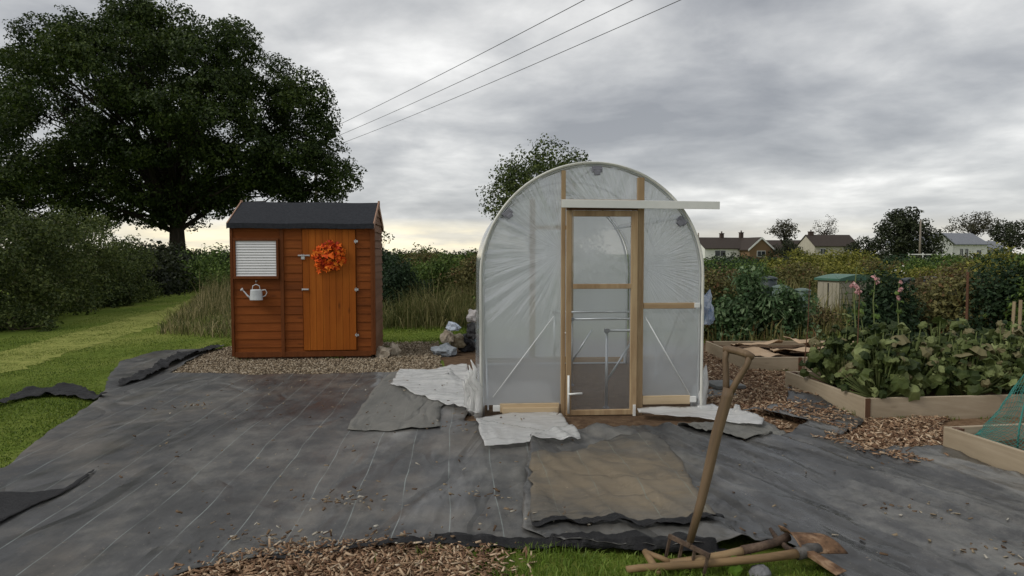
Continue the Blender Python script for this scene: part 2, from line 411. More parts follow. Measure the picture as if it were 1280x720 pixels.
# folded loose black edge in the grass at the left
def ridge(P):
    return np.array([.028*max(0, fbm(x*1.3, y*4, 80)+.3)+.035*abs(fbm(x*4, y*12, 84)) for x, y in P])
sheet('black_sheet', [(-60,518),(0,505),(22,497),(40,491),(92,484),(103,487),(112,493),(122,499),(135,500),(118,505),(95,500),(60,497),(25,502),(0,509),(-60,530)], M['blacksheet'], .02, 'patch', .02, label='crumpled strip of black sheet folded over on the grass at the left edge', cat='ground sheet', seed=11, lip=.03, shape=ridge)
sheet('black_sheet', [(150,482),(185,468),(205,455),(240,443),(275,436),(278,438),(243,448),(212,461),(200,470),(180,479),(150,488)], M['blacksheet'], .05, 'patch', .025, label='rucked black sheet edge running up beside the shed gravel', cat='ground sheet', seed=12, lip=.03, shape=ridge)
sheet('black_sheet', [(-40,640),(0,628),(40,625),(80,618),(125,590),(110,604),(78,624),(40,640),(0,662),(-40,690)], M['blacksheet'], .042, 'patch', .02, label='torn open slit in the membrane at the lower left, its shaded inside drawn as black sheet', cat='ground sheet', seed=13, lip=.015)  # black strip stands in for the shade inside the slit
# thick folded lip of the membrane above the grass verge
def lipshape(P):
    return np.array([.012*max(0, fbm(x*2.0, y*3, 91)+.3)+.018*abs(fbm(x*8, y*16, 94)) for x, y in P])
sheet('black_sheet', [(330,704),(430,693),(500,687),(560,680),(620,684),(700,685),(800,686),(870,693),(930,700),(940,704),(860,700),(760,694),(690,693),(610,692),(540,689),(430,697),(335,708)], M['blacksheet'], .030, 'patch', .016, rough=.014, label='rolled black hem of the membrane along the grass and wood chips in front', cat='ground sheet', seed=14, lip=.02, shape=lipshape)
sheet('black_sheet', [(664,665),(710,664),(780,667),(850,668),(900,655),(906,660),(860,675),(780,674),(710,669),(666,670)], M['blacksheet'], .064, 'patch', .014, rough=.016, label='frayed black fold under the sandy brown membrane piece', cat='ground sheet', seed=15, lip=.02, shape=lipshape)
# flap of stiff grey-brown board lying at the right of the tunnel
sheet('weed_membrane', [(845,540),(880,534),(950,528),(985,548),(960,556),(925,560),(870,548)], M['memG'], .07, 'patch', .025, shape=lipshape, label='small grey membrane flap turned up beneath the white strip right of the tunnel', cat='ground sheet', seed=16, lip=.03)

# ------------------------------------------------------------------ loose ground stuff
def scatter_boxes(P, z, L, W, H, r, tilt=.35):
    n = len(P)
    l = r.uniform(*L, n)/2; w = r.uniform(*W, n)/2; h = r.uniform(*H, n)/2
    a = r.uniform(0, 2*np.pi, n); ti = r.normal(0, tilt, n); ro = r.normal(0, tilt, n)
    ux = np.stack([np.cos(a)*np.cos(ti), np.sin(a)*np.cos(ti), np.sin(ti)], 1)
    vy = np.stack([-np.sin(a), np.cos(a), np.zeros(n)], 1)
    wz = np.cross(ux, vy); vy2 = vy*np.cos(ro)[:,None]+wz*np.sin(ro)[:,None]; wz2 = np.cross(ux, vy2)
    c = np.column_stack([P, z])
    V = np.empty((n, 8, 3)); k = 0
    for sx in (-1,1):
        for sy in (-1,1):
            for sz in (-1,1):
                tp = 1 if sx < 0 else r.uniform(.3, 1, n)
                V[:,k] = c+ux*(sx*l)[:,None]+vy2*(sy*w*tp)[:,None]+wz2*(sz*h)[:,None]; k += 1
    F = np.array([(0,1,3,2),(4,6,7,5),(0,4,5,1),(2,3,7,6),(0,2,6,4),(1,5,7,3)])
    Fs = (F[None]+(np.arange(n)*8)[:,None,None]).reshape(-1,4)
    return V.reshape(-1,3), Fs
def islandmat(name, stops, rough=.85, scale=30):
    m, nt, out = nodes(name)
    k = math_(nt, 'MULTIPLY_ADD', tex(nt, scale, 3, .6), .25, math_(nt, 'MULTIPLY', island(nt), .85))
    princ(nt, out, ramp(nt, k, stops), rough, .2); return m
M['chip'] = islandmat('wood_chips', [(.05,(.07,.04,.025)), (.35,(.17,.095,.055)), (.65,(.31,.2,.12)), (.9,(.48,.36,.24)), (1,(.55,.45,.33))])
M['stone'] = islandmat('gravel', [(.1,(.08,.06,.04)), (.4,(.19,.145,.095)), (.7,(.30,.24,.165)), (1,(.45,.39,.30))])
M['litter'] = islandmat('leaf_litter', [(.1,(.06,.035,.02)), (.5,(.15,.10,.06)), (.8,(.26,.21,.14)), (1,(.4,.38,.33))])
fr = sample_poly(POLY['front'][POLY['front'][:,1] > 0], 9000)
fr = fr[(fr[:,1] > 2.55)]
qq = np.array([np.array(G(rng.normal(590,34), rng.uniform(686,760))[:2]) for k in range(700)]); fr = np.concatenate([fr, qq])
V, F = scatter_boxes(fr, .018+np.abs(rng.normal(0,.010,len(fr))), (.015,.055), (.006,.014), (.002,.004), rng)
tag(np_obj('wood_chips', V, F, M['chip']), 'loose pale brown wood chips in the foreground verge below the membrane', 'wood chips', kind='stuff')
pc = sample_poly(gpoly([(868,445),(985,441),(984,490),(1078,530),(1180,522),(1180,566),(1140,574),(1085,570),(1040,552),(1005,536),(980,524),(950,520),(905,515),(880,500)], .02), 15000)
V, F = scatter_boxes(pc, .016+np.abs(rng.normal(0,.014,len(pc)))+.03*np.array([max(0,fbm(x*1.5,y*1.5,5)) for x,y in pc]), (.02,.065), (.008,.02), (.002,.005), rng)
tag(np_obj('wood_chips', V, F, M['chip']), 'brown wood chips covering the path between the raised beds', 'wood chips', kind='stuff')
gp = sample_poly(POLY['gravel'], 14000)
V, F = scatter_boxes(gp, .012+np.abs(rng.normal(0,.006,len(gp))), (.012,.028), (.010,.022), (.007,.014), rng, .6)
tag(np_obj('gravel', V, F, M['stone']), 'beige gravel spread around the foot of the orange brown shed', 'gravel', kind='stuff')
# litter on the sheets
memp = np.array([G(*p)[:2] for p in [(60,600),(300,480),(560,480),(860,560),(1080,580),(1290,640),(1290,760),(1000,690),(560,680),(100,715)]])
lp = [sample_poly(memp, 260)]
for (x, y, n, s) in [(432,636,45,.07),(590,628,26,.08),(600,545,18,.10),(228,514,25,.10),(700,655,18,.06),(1140,648,40,.10),(340,690,70,.12),(640,660,10,.1),(1255,705,30,.1),(1005,560,25,.15),(470,690,60,.15)]:
    q = np.array(G(x, y)[:2]); lp.append(q+rng.normal(0, s, (n,2))*[1.4,.8])
lp = np.concatenate(lp)
ov_ = sample_poly(gpoly([(935,500),(985,478),(1085,536),(1180,556),(1190,580),(1140,590),(1060,570),(985,545),(940,520)], .02), 2600)
ov_ = ov_[[fbm(x*2.2, y*2.2, 7) > -.02 for x, y in ov_]]
V, F = scatter_boxes(ov_, under(ov_)+.008+np.abs(rng.normal(0,.005,len(ov_))), (.018,.05), (.007,.016), (.002,.004), rng, .25)
tag(np_obj('wood_chips', V, F, M['chip']), 'wood chips spilled from the path onto the creased membrane', 'wood chips', kind='stuff')
V, F = scatter_boxes(lp, .052+np.abs(rng.normal(0,.004,len(lp))), (.008,.035), (.005,.016), (.002,.006), rng, .3)
tag(np_obj('leaf_litter', V, F, M['litter']), 'dead leaves, bark scraps and grit strewn over the black membrane', 'litter', kind='stuff')

# ------------------------------------------------------------------ grass
def blades(P, H, W, r, lean=.35, z0=0.0):
    n = len(P); a = r.uniform(0, 2*np.pi, n); cl_ = np.array([.72+.75*fbm(x*.9, y*.9, 61, 3)+.3*fbm(x*3.5,y*3.5,64,2) for x, y in P]); h = r.uniform(*H, n)*r.uniform(.6,1,n)*np.clip(cl_,.25,1.5); w = r.uniform(*W, n)
    d = np.stack([np.cos(a), np.sin(a), np.zeros(n)], 1); ln = np.abs(r.normal(0, lean, n))
    b = r.uniform(0, 2*np.pi, n); s = np.stack([np.cos(b), np.sin(b), np.zeros(n)], 1)*w[:,None]/2
    c = np.column_stack([P, np.full(n, z0)]); up = np.array([0,0,1.])
    p1 = c+up*(h*.55)[:,None]+d*(ln*h*.3)[:,None]; p2 = c+up*(h*.95)[:,None]*(1-.25*ln)[:,None]+d*(ln*h)[:,None]
    V = np.stack([c-s, c+s, p1+s*.8, p1-s*.8, p2], 1)
    i = (np.arange(n)*5)[:,None]
    F = np.concatenate([i+[0,1,2], i+[0,2,3], i+[3,2,4]])
    return V.reshape(-1,3), F
M['blade'] = foliage('grass_blades', (.05,.09,.010), (.12,.175,.020), (.24,.28,.06), .7, .35, .55)
M['bladefront'] = foliage('fresh_grass_blades', (.07,.12,.014), (.14,.22,.028), (.25,.33,.07), 3, .4, .5)
M['straw'] = foliage('dry_grass_stalks', (.10,.10,.03), (.26,.22,.10), (.46,.38,.22), 1.6, .3, .7, odd=(.06,.075,.02), oddp=.6)
M['weedgrass'] = foliage('rank_grass', (.045,.062,.014), (.12,.125,.038), (.28,.24,.11), .7, .3, .7)
gf = sample_poly(gpoly([(560,688),(640,687),(700,691),(860,702),(960,704),(1020,706),(1045,722),(1080,760),(1100,860),(560,860),(590,740)], .02), 9000)
gx_ = np.array([np.array(G(590+abs(rng.normal(0,45))*rng.choice([-1,.3]), rng.uniform(690,780))[:2]) for k in range(1500)]); gf = np.concatenate([gf[gf[:,0] > G(592,700).x+np.array([.06*fbm(y*6,2,3) for y in gf[:,1]])], gx_])
V, F = blades(gf, (.025,.085), (.003,.007), rng, .8, .008)
tag(np_obj('grass', V, F, M['bladefront']), 'bright green grass growing under the fallen spade in the foreground', 'grass', kind='stuff')
PATHP = gpoly([(-120,492),(-120,462),(0,440),(80,419),(150,401),(215,384),(255,368),(266,368),(250,386),(190,408),(110,434),(0,470)], .05)
M['pathgrass'] = foliage('worn_grass_blades', (.10,.13,.025), (.20,.23,.05), (.33,.32,.10), 1.5, .35, .6)
flat('mown_path', PATHP, .004, simple('worn_grass', (.13,.155,.03), (.22,.24,.06), 9, .9, .1, 0, .6, c3=(.30,.29,.09)))
gpth = sample_poly(PATHP, 12000)
V, F = blades(gpth, (.010,.026), (.005,.010), rng, 1.1)
tag(np_obj('grass', V, F, M['pathgrass']), 'pale worn grass down the middle of the mown path', 'grass', kind='stuff')
lawn = gpoly([(-200,640),(-160,470),(0,425),(110,398),(215,372),(262,352),(275,352),(250,400),(285,430),(262,437),(193,441),(148,455),(130,480),(122,506),(100,518),(45,558),(0,592),(-60,640)], .03)
gl = sample_poly(lawn, 70000, rng, 6.5)
V, F = blades(gl, (.012,.032), (.005,.010), rng, .9)
tag(np_obj('grass', V, F, M['blade']), 'mown green grass path at the left between hedge and membrane', 'grass', kind='stuff')
gm = sample_poly(gpoly([(250,436),(300,418),(600,405),(640,420),(545,432),(470,431),(300,434)], .03), 16000)
V, F = blades(gm, (.03,.07), (.008,.015), rng, .5)
tag(np_obj('grass', V, F, M['blade']), 'narrow strip of mown grass behind the shed', 'grass', kind='stuff')
# tall dry grass: left of the shed, and the bank between shed and tunnel
tg = sample_poly(np.array([G(*p)[:2] for p in [(196,418),(292,425),(330,420),(330,372),(262,362),(222,392)]]), 9000)
V, F = blades(tg, (.2,.55), (.006,.012), rng, .9)
V2, F2 = blades(sample_poly(np.array([G(*p)[:2] for p in [(245,395),(310,400),(320,365),(262,358)]]), 1500), (.6,1.3), (.006,.013), rng, .45)
tag(np_obj('tall_grass', np.concatenate([V,V2]), np.concatenate([F, F2+len(V)]), M['straw']), 'tall dry seeding grass clump left of the shed', 'tall grass', kind='stuff')
tb = sample_poly(np.array([(-5.2,12.6),(.5,12.4),(1.2,24),(-8,24)]), 26000)
V, F = blades(tb, (.3,.95), (.010,.020), rng, .75)
V2, F2 = blades(sample_poly(np.array([(-2.4,12.8),(.3,12.8),(.6,16),(-2.2,16)]), 3600), (.5,1.15), (.008,.015), rng, .5)
tag(np_obj('tall_grass', np.concatenate([V,V2]), np.concatenate([F, F2+len(V)]), M['weedgrass']), 'rank uncut grass bank between the shed and the tunnel', 'tall grass', kind='stuff')
# ------------------------------------------------------------------ shed
gs = G(291, 451.5)
shed = thing('garden_shed', 'small orange brown wooden shed with black felt roof standing on gravel', 'shed', gs, R(5))
W, D, HE, HR = 1.82, 1.10, 1.785, 2.065
def clad(x0, x1, z0, z1, step=.108):
    mb = MB(); z = z0
    while z < z1-.01:
        t = min(z+step, z1)
        j = random.uniform(-.001,.001)
        vs = [(x0,-.015+j,z),(x1,-.015+j,z),(x1,-.005,t),(x0,-.005,t),(x0,.0,z),(x1,.0,z),(x1,.0,t),(x0,.0,t)]
        mb.add(vs, [(0,1,2,3),(4,7,6,5),(0,4,5,1),(3,2,6,7),(0,3,7,4),(1,5,6,2)])
        z = t
    return mb
ZB = .07
fw = MB()
for a, b in ((.035,.628),(.672,.905),(1.602,W-.035)):
    c = clad(a, b, ZB, HE); fw.add(c.v, c.f)
fw.bb((.905,-.012,1.72),(1.602,0,HE)); fw.bb((.905,-.02,ZB),(1.602,0,.125))
fw.build('front_wall', M['clad'], shed)
core = MB(); core.add([(.01,.002,ZB),(W-.01,.002,ZB),(W-.01,D-.01,ZB),(.01,D-.01,ZB),(.01,.002,HE),(W-.01,.002,HE),(W-.01,D-.01,HE),(.01,D-.01,HE),(.01,D/2,HR-.02),(W-.01,D/2,HR-.02)],
   [(0,3,2,1),(0,1,5,4),(2,3,7,6),(4,5,9,8),(8,9,6,7),(1,2,6,9,5),(0,4,8,7,3)])
core.build('wall_lining', M['clad'], shed)
for sx, xx in ((1, W-.008), (-1, .008)):
    mb = MB(); z = ZB
    while z < HR-.06:
        t = min(z+.108, HR-.02)
        def yr(zz):
            if zz <= HE: return (.03, D-.03)
            k = (zz-HE)/(HR-HE); return (.03+k*D*.5, D-.03-k*D*.5)
        (a0,b0),(a1,b1) = yr(z), yr(t)
        o = sx
        mb.add([(xx+o*.02,a0,z),(xx+o*.02,b0,z),(xx+o*.005,b1,t),(xx+o*.005,a1,t),(xx,a0,z),(xx,b0,z),(xx,b1,t),(xx,a1,t)],
               [(0,1,2,3),(4,7,6,5),(0,4,5,1),(3,2,6,7),(0,3,7,4),(1,5,6,2)])
        z = t
    mb.build('side_wall', M['clad_y'], shed)
tm = MB()
for x0, x1 in ((0,.036),(.628,.672),(W-.036,W)): tm.bb((x0,-.032,ZB-.005),(x1,.0,HE-.01))
tm.bb((W-.002,-.03,ZB-.005),(W+.022,.03,HE-.01)); tm.bb((.036,-.028,ZB-.02),(W-.036,-.0225,ZB+.05))
tm.build('corner_trim', M['trim'], shed, bevel=.003)
br = MB()
for x in (.15, .95, 1.72): br.bb((x-.03,.0,.0),(x+.03,D,ZB-.001))
br.bb((0.05,.02,.005),(W-.05,.07,ZB-.02))
br.build('bearer', M['post'], shed)
# roof
rf = MB(); ov = .07; ex = .022
for s in (0, 1):
    y0 = -ov if s == 0 else D+ov
    ze = HE + (HR-HE)*(-ov)/(D/2)+.04; zr = HR+.04
    n = 16
    for k in range(n):
        xa = -ex+(W+2*ex)*k/n; xb = -ex+(W+2*ex)*(k+1)/n
        ja, jb = [.004*math.sin(q*7.3) for q in (xa, xb)]
        sg = -1 if s == 0 else 1
        vs = [(xa,y0,ze+ja),(xb,y0,ze+jb),(xb,D/2,zr+jb),(xa,D/2,zr+ja),(xa,y0,ze-.02),(xb,y0,ze-.02),(xb,D/2,zr-.02),(xa,D/2,zr-.02),
              (xa,y0+sg*.008,ze+ja),(xb,y0+sg*.008,ze+jb),(xb,y0+sg*.010,ze-.065+ja),(xa,y0+sg*.010,ze-.065+jb)]
        rf.add(vs, [(0,1,2,3),(4,7,6,5),(0,4,5,1),(8,9,10,11)])
roof = rf.build('roof', M['felt'], shed)
sm = MB()
for zz in (.48,): pass
bg = MB()
for x in (-ex-.001, W+ex-.012):
    for s in (0,1):
        y0 = -ov-.008 if s == 0 else D+ov+.008
        ze = HE+(HR-HE)*(-ov)/(D/2)+.045; zr = HR+.055
        bg.add([(x,y0,ze-.075),(x+.013,y0,ze-.075),(x+.013,D/2,zr-.075),(x,D/2,zr-.075),(x,y0,ze),(x+.013,y0,ze),(x+.013,D/2,zr),(x,D/2,zr)],
               [(0,3,2,1),(4,5,6,7),(0,1,5,4),(2,3,7,6),(0,4,7,3),(1,2,6,5)])
    bg.bb((x-.003,D/2-.02,HR-.02),(x+.023,D/2+.02,HR+.065))
M['barge'] = woodmat('pale_bargeboard', (.22,.12,.08), (.32,.19,.13), (.4,.26,.18), 'y', isl=.05)
bg.build('barge_board', M['barge'], shed)
# door
door = MB(); xs = np.linspace(.915, 1.592, 9)
for a, b in zip(xs[:-1], xs[1:]):
    door.bb((a+.0012,-.034,.135),(b-.0012,-.012,1.715))
dr = door.build('door', M['door'], shed, bevel=.002)
hg = MB()
for z in (.33, .93, 1.56):
    h = MB(); h.bb((1.577,-.0375,z-.014),(1.625,-.0345,z+.014)); h.tube([(1.597,-.039,z-.026),(1.597,-.039,z+.026)],.005,8)
    h.build('hinge', M['steel'], dr)
b = MB(); b.bb((.86,-.042,1.365),(1.01,-.0345,1.385)); b.tube([(.86,-.045,1.375),(1.0,-.045,1.375)],.007,8); b.bb((.90,-.05,1.325),(.945,-.036,1.362)); b.tube([(.91,-.046,1.36),(.91,-.046,1.392),(.935,-.046,1.392),(.935,-.046,1.36)],.004,6)
b.build('padlock_bolt', M['steel'], dr, bevel=.001)
b = MB(); b.bb((.90,-.042,.922),(.99,-.0345,.945)); b.tube([(.905,-.05,.935),(.985,-.05,.93)],.008,8); b.build('handle', M['steel'], dr)
# window
x0, x1, z0, z1 = .045, .615, 1.085, 1.60
wf = MB()
wf.bb((x0,-.052,z1-.035),(x1,-.021,z1)); wf.bb((x0,-.060,z0-.012),(x1,-.021,z0+.022))
wf.bb((x0,-.050,z0+.022),(x0+.03,-.021,z1-.035)); wf.bb((x1-.03,-.050,z0+.022),(x1,-.021,z1-.035))
win = wf.build('window', M['trim'], shed, bevel=.003)
bl = MB(); bl.bb((x0+.03,-.030,z0+.022),(x1-.03,-.0225,z1-.035)); z = z0+.026
while z < z1-.05:
    bl.box(((x0+x1)/2,-.035,z+.014),(x1-x0-.066,.0035,.030),rot=(R(-24),0,0)); z += .0345
bl.build('blind', M['blind'], win)

def shedP(x, y, z): return shed_mat @ Vector((x,y,z))
shed_mat = Matrix.Translation(gs) @ Matrix.Rotation(R(5),4,'Z')

# autumn wreath on the door
wr = thing('wreath', 'round wreath of bright orange and red autumn leaves on the shed door', 'wreath', shedP(1.26,-.04,1.36), R(5))
def leafshape(c, n, up, s, lob=5, asp=1.0, cup=.15, r=None):
    """a star-lobed leaf: fan round c"""
    n = n.normalized(); u = n.cross(up).normalized(); v = u.cross(n)
    vs = [c]; fs = []; m = lob*2
    for k in range(m):
        a = 2*math.pi*k/m; rr = s*(1 if k % 2 == 0 else .55)*random.uniform(.8,1.1)
        vs.append(c+u*math.cos(a)*rr*asp+v*math.sin(a)*rr+n*(cup*s*random.uniform(-1,1)))
    for k in range(m): fs.append((0, 1+k, 1+(k+1)%m))
    return vs, fs
M['orange'] = islandmat('wreath_leaves', [(.05,(.22,.015,.006)), (.35,(.55,.05,.008)), (.65,(.75,.13,.01)), (1,(.8,.26,.03))], .7, 20)
lv = MB()
for k in range(230):
    a = random.uniform(0, 2*math.pi); rr = random.gauss(.135, .032); dpt = random.uniform(-.055, 0)
    c = Vector((rr*math.cos(a), dpt, rr*math.sin(a)))
    nn = Vector((random.gauss(0,.6)+math.cos(a)*.5, -1, random.gauss(0,.6)+math.sin(a)*.5))
    v, f = leafshape(c, nn, Vector((random.gauss(0,.3),0,1)), random.uniform(.026,.046), cup=.35); lv.add(v, f)
lv.build('leaves', M['orange'], wr)
rg = MB(); rg.tube([(.13*math.cos(2*math.pi*k/32), -.008, .13*math.sin(2*math.pi*k/32)) for k in range(33)], .014, 8, False)
rg.build('ring', simple('twig_ring', (.06,.03,.015), (.12,.06,.03), 30), wr)
bow = MB()
for (a, s) in ((0,1),(0,-1)):
    v, f = leafshape(Vector((s*.035,-.06,.02)), Vector((0,-1,.1)), Vector((0,0,1)), .06, 3, cup=.3); bow.add(v, f)
bow.build('bow', M['orange'], wr)

# watering can hanging under the window
wc = thing('watering_can', 'small pale grey metal watering can hanging below the shed window', 'watering can', shedP(.335,-.08,.80), R(5))
wc.scale = (.82,.82,.82)
M['zinc'] = simple('zinc', (.52,.55,.57), (.66,.68,.69), 8, .5, .5, .1, .1)
bd = MB(); n = 24; prof = [(0,0),(.098,0),(.1,.01),(.088,.15),(.09,.155),(.086,.165),(.05,.17),(0,.171)]
for r_, z_ in prof:
    for k in range(n): bd.v.append((r_*math.cos(2*math.pi*k/n), r_*.62*math.sin(2*math.pi*k/n), z_))
for i in range(len(prof)-1):
    for k in range(n): bd.f.append((i*n+k, i*n+(k+1)%n, (i+1)*n+(k+1)%n, (i+1)*n+k))
bd.build('body', M['zinc'], wc, smooth=True)
sp = MB(); sp.tube([(-.085,0,.03),(-.13,0,.07),(-.17,0,.12),(-.20,0,.155)], [.017,.013,.010,.009], 10); sp.tube([(-.20,0,.155),(-.225,0,.175)], [.010,.03], 14)
sp.build('spout', M['zinc'], wc, smooth=True)
hd = MB(); hd.tube([(.085,0,.05),(.14,0,.07),(.165,0,.12),(.14,0,.165),(.08,0,.155)], .007, 8); hd.build('handle', M['zinc'], wc, smooth=True)
hd = MB(); hd.tube([(-.06,0,.165),(-.05,0,.225),(0,0,.25),(.05,0,.225),(.06,0,.165)], .006, 8); hd.build('carrying_hoop', M['zinc'], wc, smooth=True)
hk = MB(); hk.tube([(.335,-.02,1.045),(.335,-.05,1.045),(.335,-.085,1.035),(.335,-.085,1.055)], .005, 6); hk.build('hook', M['steel'], shed)

# ------------------------------------------------------------------ polytunnel
a_, b_ = G(600,522), G(876,516)
TC = (a_+b_)/2; TYAW = math.atan(57/850)
tun = thing('polytunnel', 'small arched polytunnel of clear polythene with timber door frame', 'polytunnel', TC, TYAW)
tun_mat = Matrix.Translation(TC) @ Matrix.Rotation(TYAW,4,'Z')
HW, HS, TL, RT = .955, 1.21, 2.72, .955
def arch(n=28, hw=HW, grow=0.0):
    pts = [(-hw-grow, z) for z in np.linspace(0, HS, 13)[:-1]]
    pts += [((hw+grow)*-math.cos(t), HS+(RT+grow)*math.sin(t)) for t in np.linspace(0, math.pi, n)]
    pts += [(hw+grow, z) for z in np.linspace(HS, 0, 13)[1:]]
    return pts
def film(name, dens, center=None, tint=(.89,.94,.97), streak=.5, gloss=.30, scale=2.5):
    m, nt, out = nodes(name)
    tr = N(nt, 'ShaderNodeBsdfTransparent'); tr.inputs[0].default_value = (.95,.96,.97,1)
    tl = N(nt, 'ShaderNodeBsdfTranslucent'); tl.inputs[0].default_value = (*tint, 1)
    df = N(nt, 'ShaderNodeBsdfDiffuse'); df.inputs[0].default_value = (*tint, 1)
    gl = N(nt, 'ShaderNodeBsdfGlossy'); gl.inputs[0].default_value = (.9,.9,.9,1); gl.inputs['Roughness'].default_value = .09
    if center is not None:   # folds pulled tight towards one point of the frame
        tc = N(nt, 'ShaderNodeTexCoord'); sb = N(nt, 'ShaderNodeVectorMath', operation='SUBTRACT'); sb.inputs[1].default_value = center
        nt.links.new(tc.outputs['Object'], sb.inputs[0]); s = N(nt, 'ShaderNodeSeparateXYZ'); nt.links.new(sb.outputs[0], s.inputs[0])
        an = math_(nt, 'ARCTAN2', s.outputs['Z'], math_(nt, 'ABSOLUTE', s.outputs['X']))
        ln = N(nt, 'ShaderNodeVectorMath', operation='LENGTH'); nt.links.new(sb.outputs[0], ln.inputs[0])
        cb = N(nt, 'ShaderNodeCombineXYZ'); nt.links.new(math_(nt, 'MULTIPLY', an, 9.0), cb.inputs[0]); nt.links.new(math_(nt, 'MULTIPLY', ln.outputs['Value'], 1.1), cb.inputs[1])
        nz = N(nt, 'ShaderNodeTexNoise'); nz.inputs['Scale'].default_value = 3.2; nz.inputs['Detail'].default_value = 4; nt.links.new(cb.outputs[0], nz.inputs['Vector']); w = nz.outputs['Fac']
        top = N(nt, 'ShaderNodeSeparateXYZ'); nt.links.new(tc.outputs['Object'], top.inputs[0])
        amt = math_(nt, 'SMOOTH_MIN', math_(nt, 'MULTIPLY_ADD', top.outputs['Z'], .9, -.55, clamp=True), 1.0, .1)
        w = math_(nt, 'MULTIPLY_ADD', math_(nt, 'SUBTRACT', w, .5), amt, .5)
    else:
        w = tex(nt, scale, 4, .6, stretch=(1,1,.35))
    fc = math_(nt, 'ADD', dens, math_(nt, 'MULTIPLY', math_(nt, 'SUBTRACT', w, .5), streak), clamp=True)
    nrm = bump(nt, w, .35, .05, bump(nt, math_(nt, 'ABSOLUTE', math_(nt, 'SUBTRACT', tex(nt, scale*3, 6, .65, dist=1.0), .5)), .8, .03) if name == 'white_polythene' else None)
    for q in (df, gl): nt.links.new(nrm, q.inputs['Normal'])
    m1 = N(nt, 'ShaderNodeMixShader'); m1.inputs[0].default_value = .15 if name == 'back_film' else .35; nt.links.new(tl.outputs[0], m1.inputs[1]); nt.links.new(df.outputs[0], m1.inputs[2])
    m2 = N(nt, 'ShaderNodeMixShader'); nt.links.new(fc, m2.inputs[0]); nt.links.new(tr.outputs[0], m2.inputs[1]); nt.links.new(m1.outputs[0], m2.inputs[2])
    lw = N(nt, 'ShaderNodeLayerWeight'); lw.inputs[0].default_value = .25
    m3 = N(nt, 'ShaderNodeMixShader'); nt.links.new(math_(nt, 'MULTIPLY_ADD', lw.outputs['Fresnel'], .7, gloss*.35, clamp=True), m3.inputs[0])
    nt.links.new(m2.outputs[0], m3.inputs[1]); nt.links.new(gl.outputs[0], m3.inputs[2]); nt.links.new(m3.outputs[0], out.inputs['Surface'])
    return m
M['filmfront'] = film('end_film_folded', .58, (-.26,0,1.42), streak=.7)
M['filmright'] = film('end_film', .58, (.42,0,1.30), streak=.28)
M['filmdoor'] = film('door_film', .16, None, streak=.10, gloss=.15)
M['filmcover'] = film('cover_film', .55, None, streak=.25)
M['filmback'] = film('back_film', .84, None, streak=.2)
def gridpanel(name, poly, m, yfun, res=.035, parent=tun, hole=None):
    poly = np.array(poly); lo, hi = poly.min(0), poly.max(0)
    nx = max(2, int((hi[0]-lo[0])/res)); ny = max(2, int((hi[1]-lo[1])/res))
    gx = np.linspace(lo[0], hi[0], nx+1); gz = np.linspace(lo[1], hi[1], ny+1)
    X, Y = np.meshgrid(gx, gz); P = np.stack([X.ravel(), Y.ravel()], 1)
    cx, cy = np.meshgrid((gx[1:]+gx[:-1])/2, (gz[1:]+gz[:-1])/2)
    keep = inpoly(np.stack([cx.ravel(), cy.ravel()], 1), poly)
    ii, jj = np.meshgrid(np.arange(nx), np.arange(ny)); a = (jj*(nx+1)+ii).ravel()
    F = np.stack([a, a+1, a+nx+2, a+nx+1], 1)[keep]
    used = np.unique(F); cnt = np.bincount(F.ravel(), minlength=len(P)); bnd = used[cnt[used] < 4]
    d, near = edgedist(P[bnd], poly); ok = d < res*1.5; P[bnd[ok]] = near[ok]
    remap = -np.ones(len(P), int); remap[used] = np.arange(len(used)); F = remap[F]; P = P[used]
    Y = np.array([yfun(x, z) for x, z in P])
    return np_obj(name, np.column_stack([P[:,0], Y, P[:,1]]), F, m, parent, True)
A = arch(40)
top = lambda x: HS+math.sqrt(max(0, RT*RT-x*x))
Lp = [(-HW,.10)]+[(x,z) for x,z in A if z > .1 and x < -.26]+[(-.26,top(-.26)),(-.26,.10)]
Rp = [(.42,.13),(.42,top(.42))]+[(x,z) for x,z in A if z > .13 and x > .42]+[(HW,.13)]
Tp = [(-.26,1.80),(-.26,top(-.26))]+[(x,z) for x,z in A if -.26 < x < .42 and z > HS]+[(.42,top(.42)),(.42,1.80)]
def fold(cx, cz, amp):
    def f(x, z):
        a = math.atan2(z-cz, abs(x-cx)+.02); r = math.hypot(x-cx, z-cz)
        return .006+amp*min(1, max(0,(z-.7)))*min(r,.35)*noise.noise(Vector((a*13, r*1.2, cx*5)))+.004*noise.noise(Vector((x*3,z*2,2)))
    return f
gridpanel('end_film', Lp, M['filmfront'], fold(-.26,1.42,.10), .022)
gridpanel('end_film', Rp, M['filmright'], fold(.42,1.30,.02))
gridpanel('end_film', Tp, M['filmright'], fold(.05,1.5,.05))
full = [(x,z) for x,z in A]
gridpanel('back_film', full, M['filmback'], lambda x, z: TL+.006*noise.noise(Vector((x*2,z*3,8))))
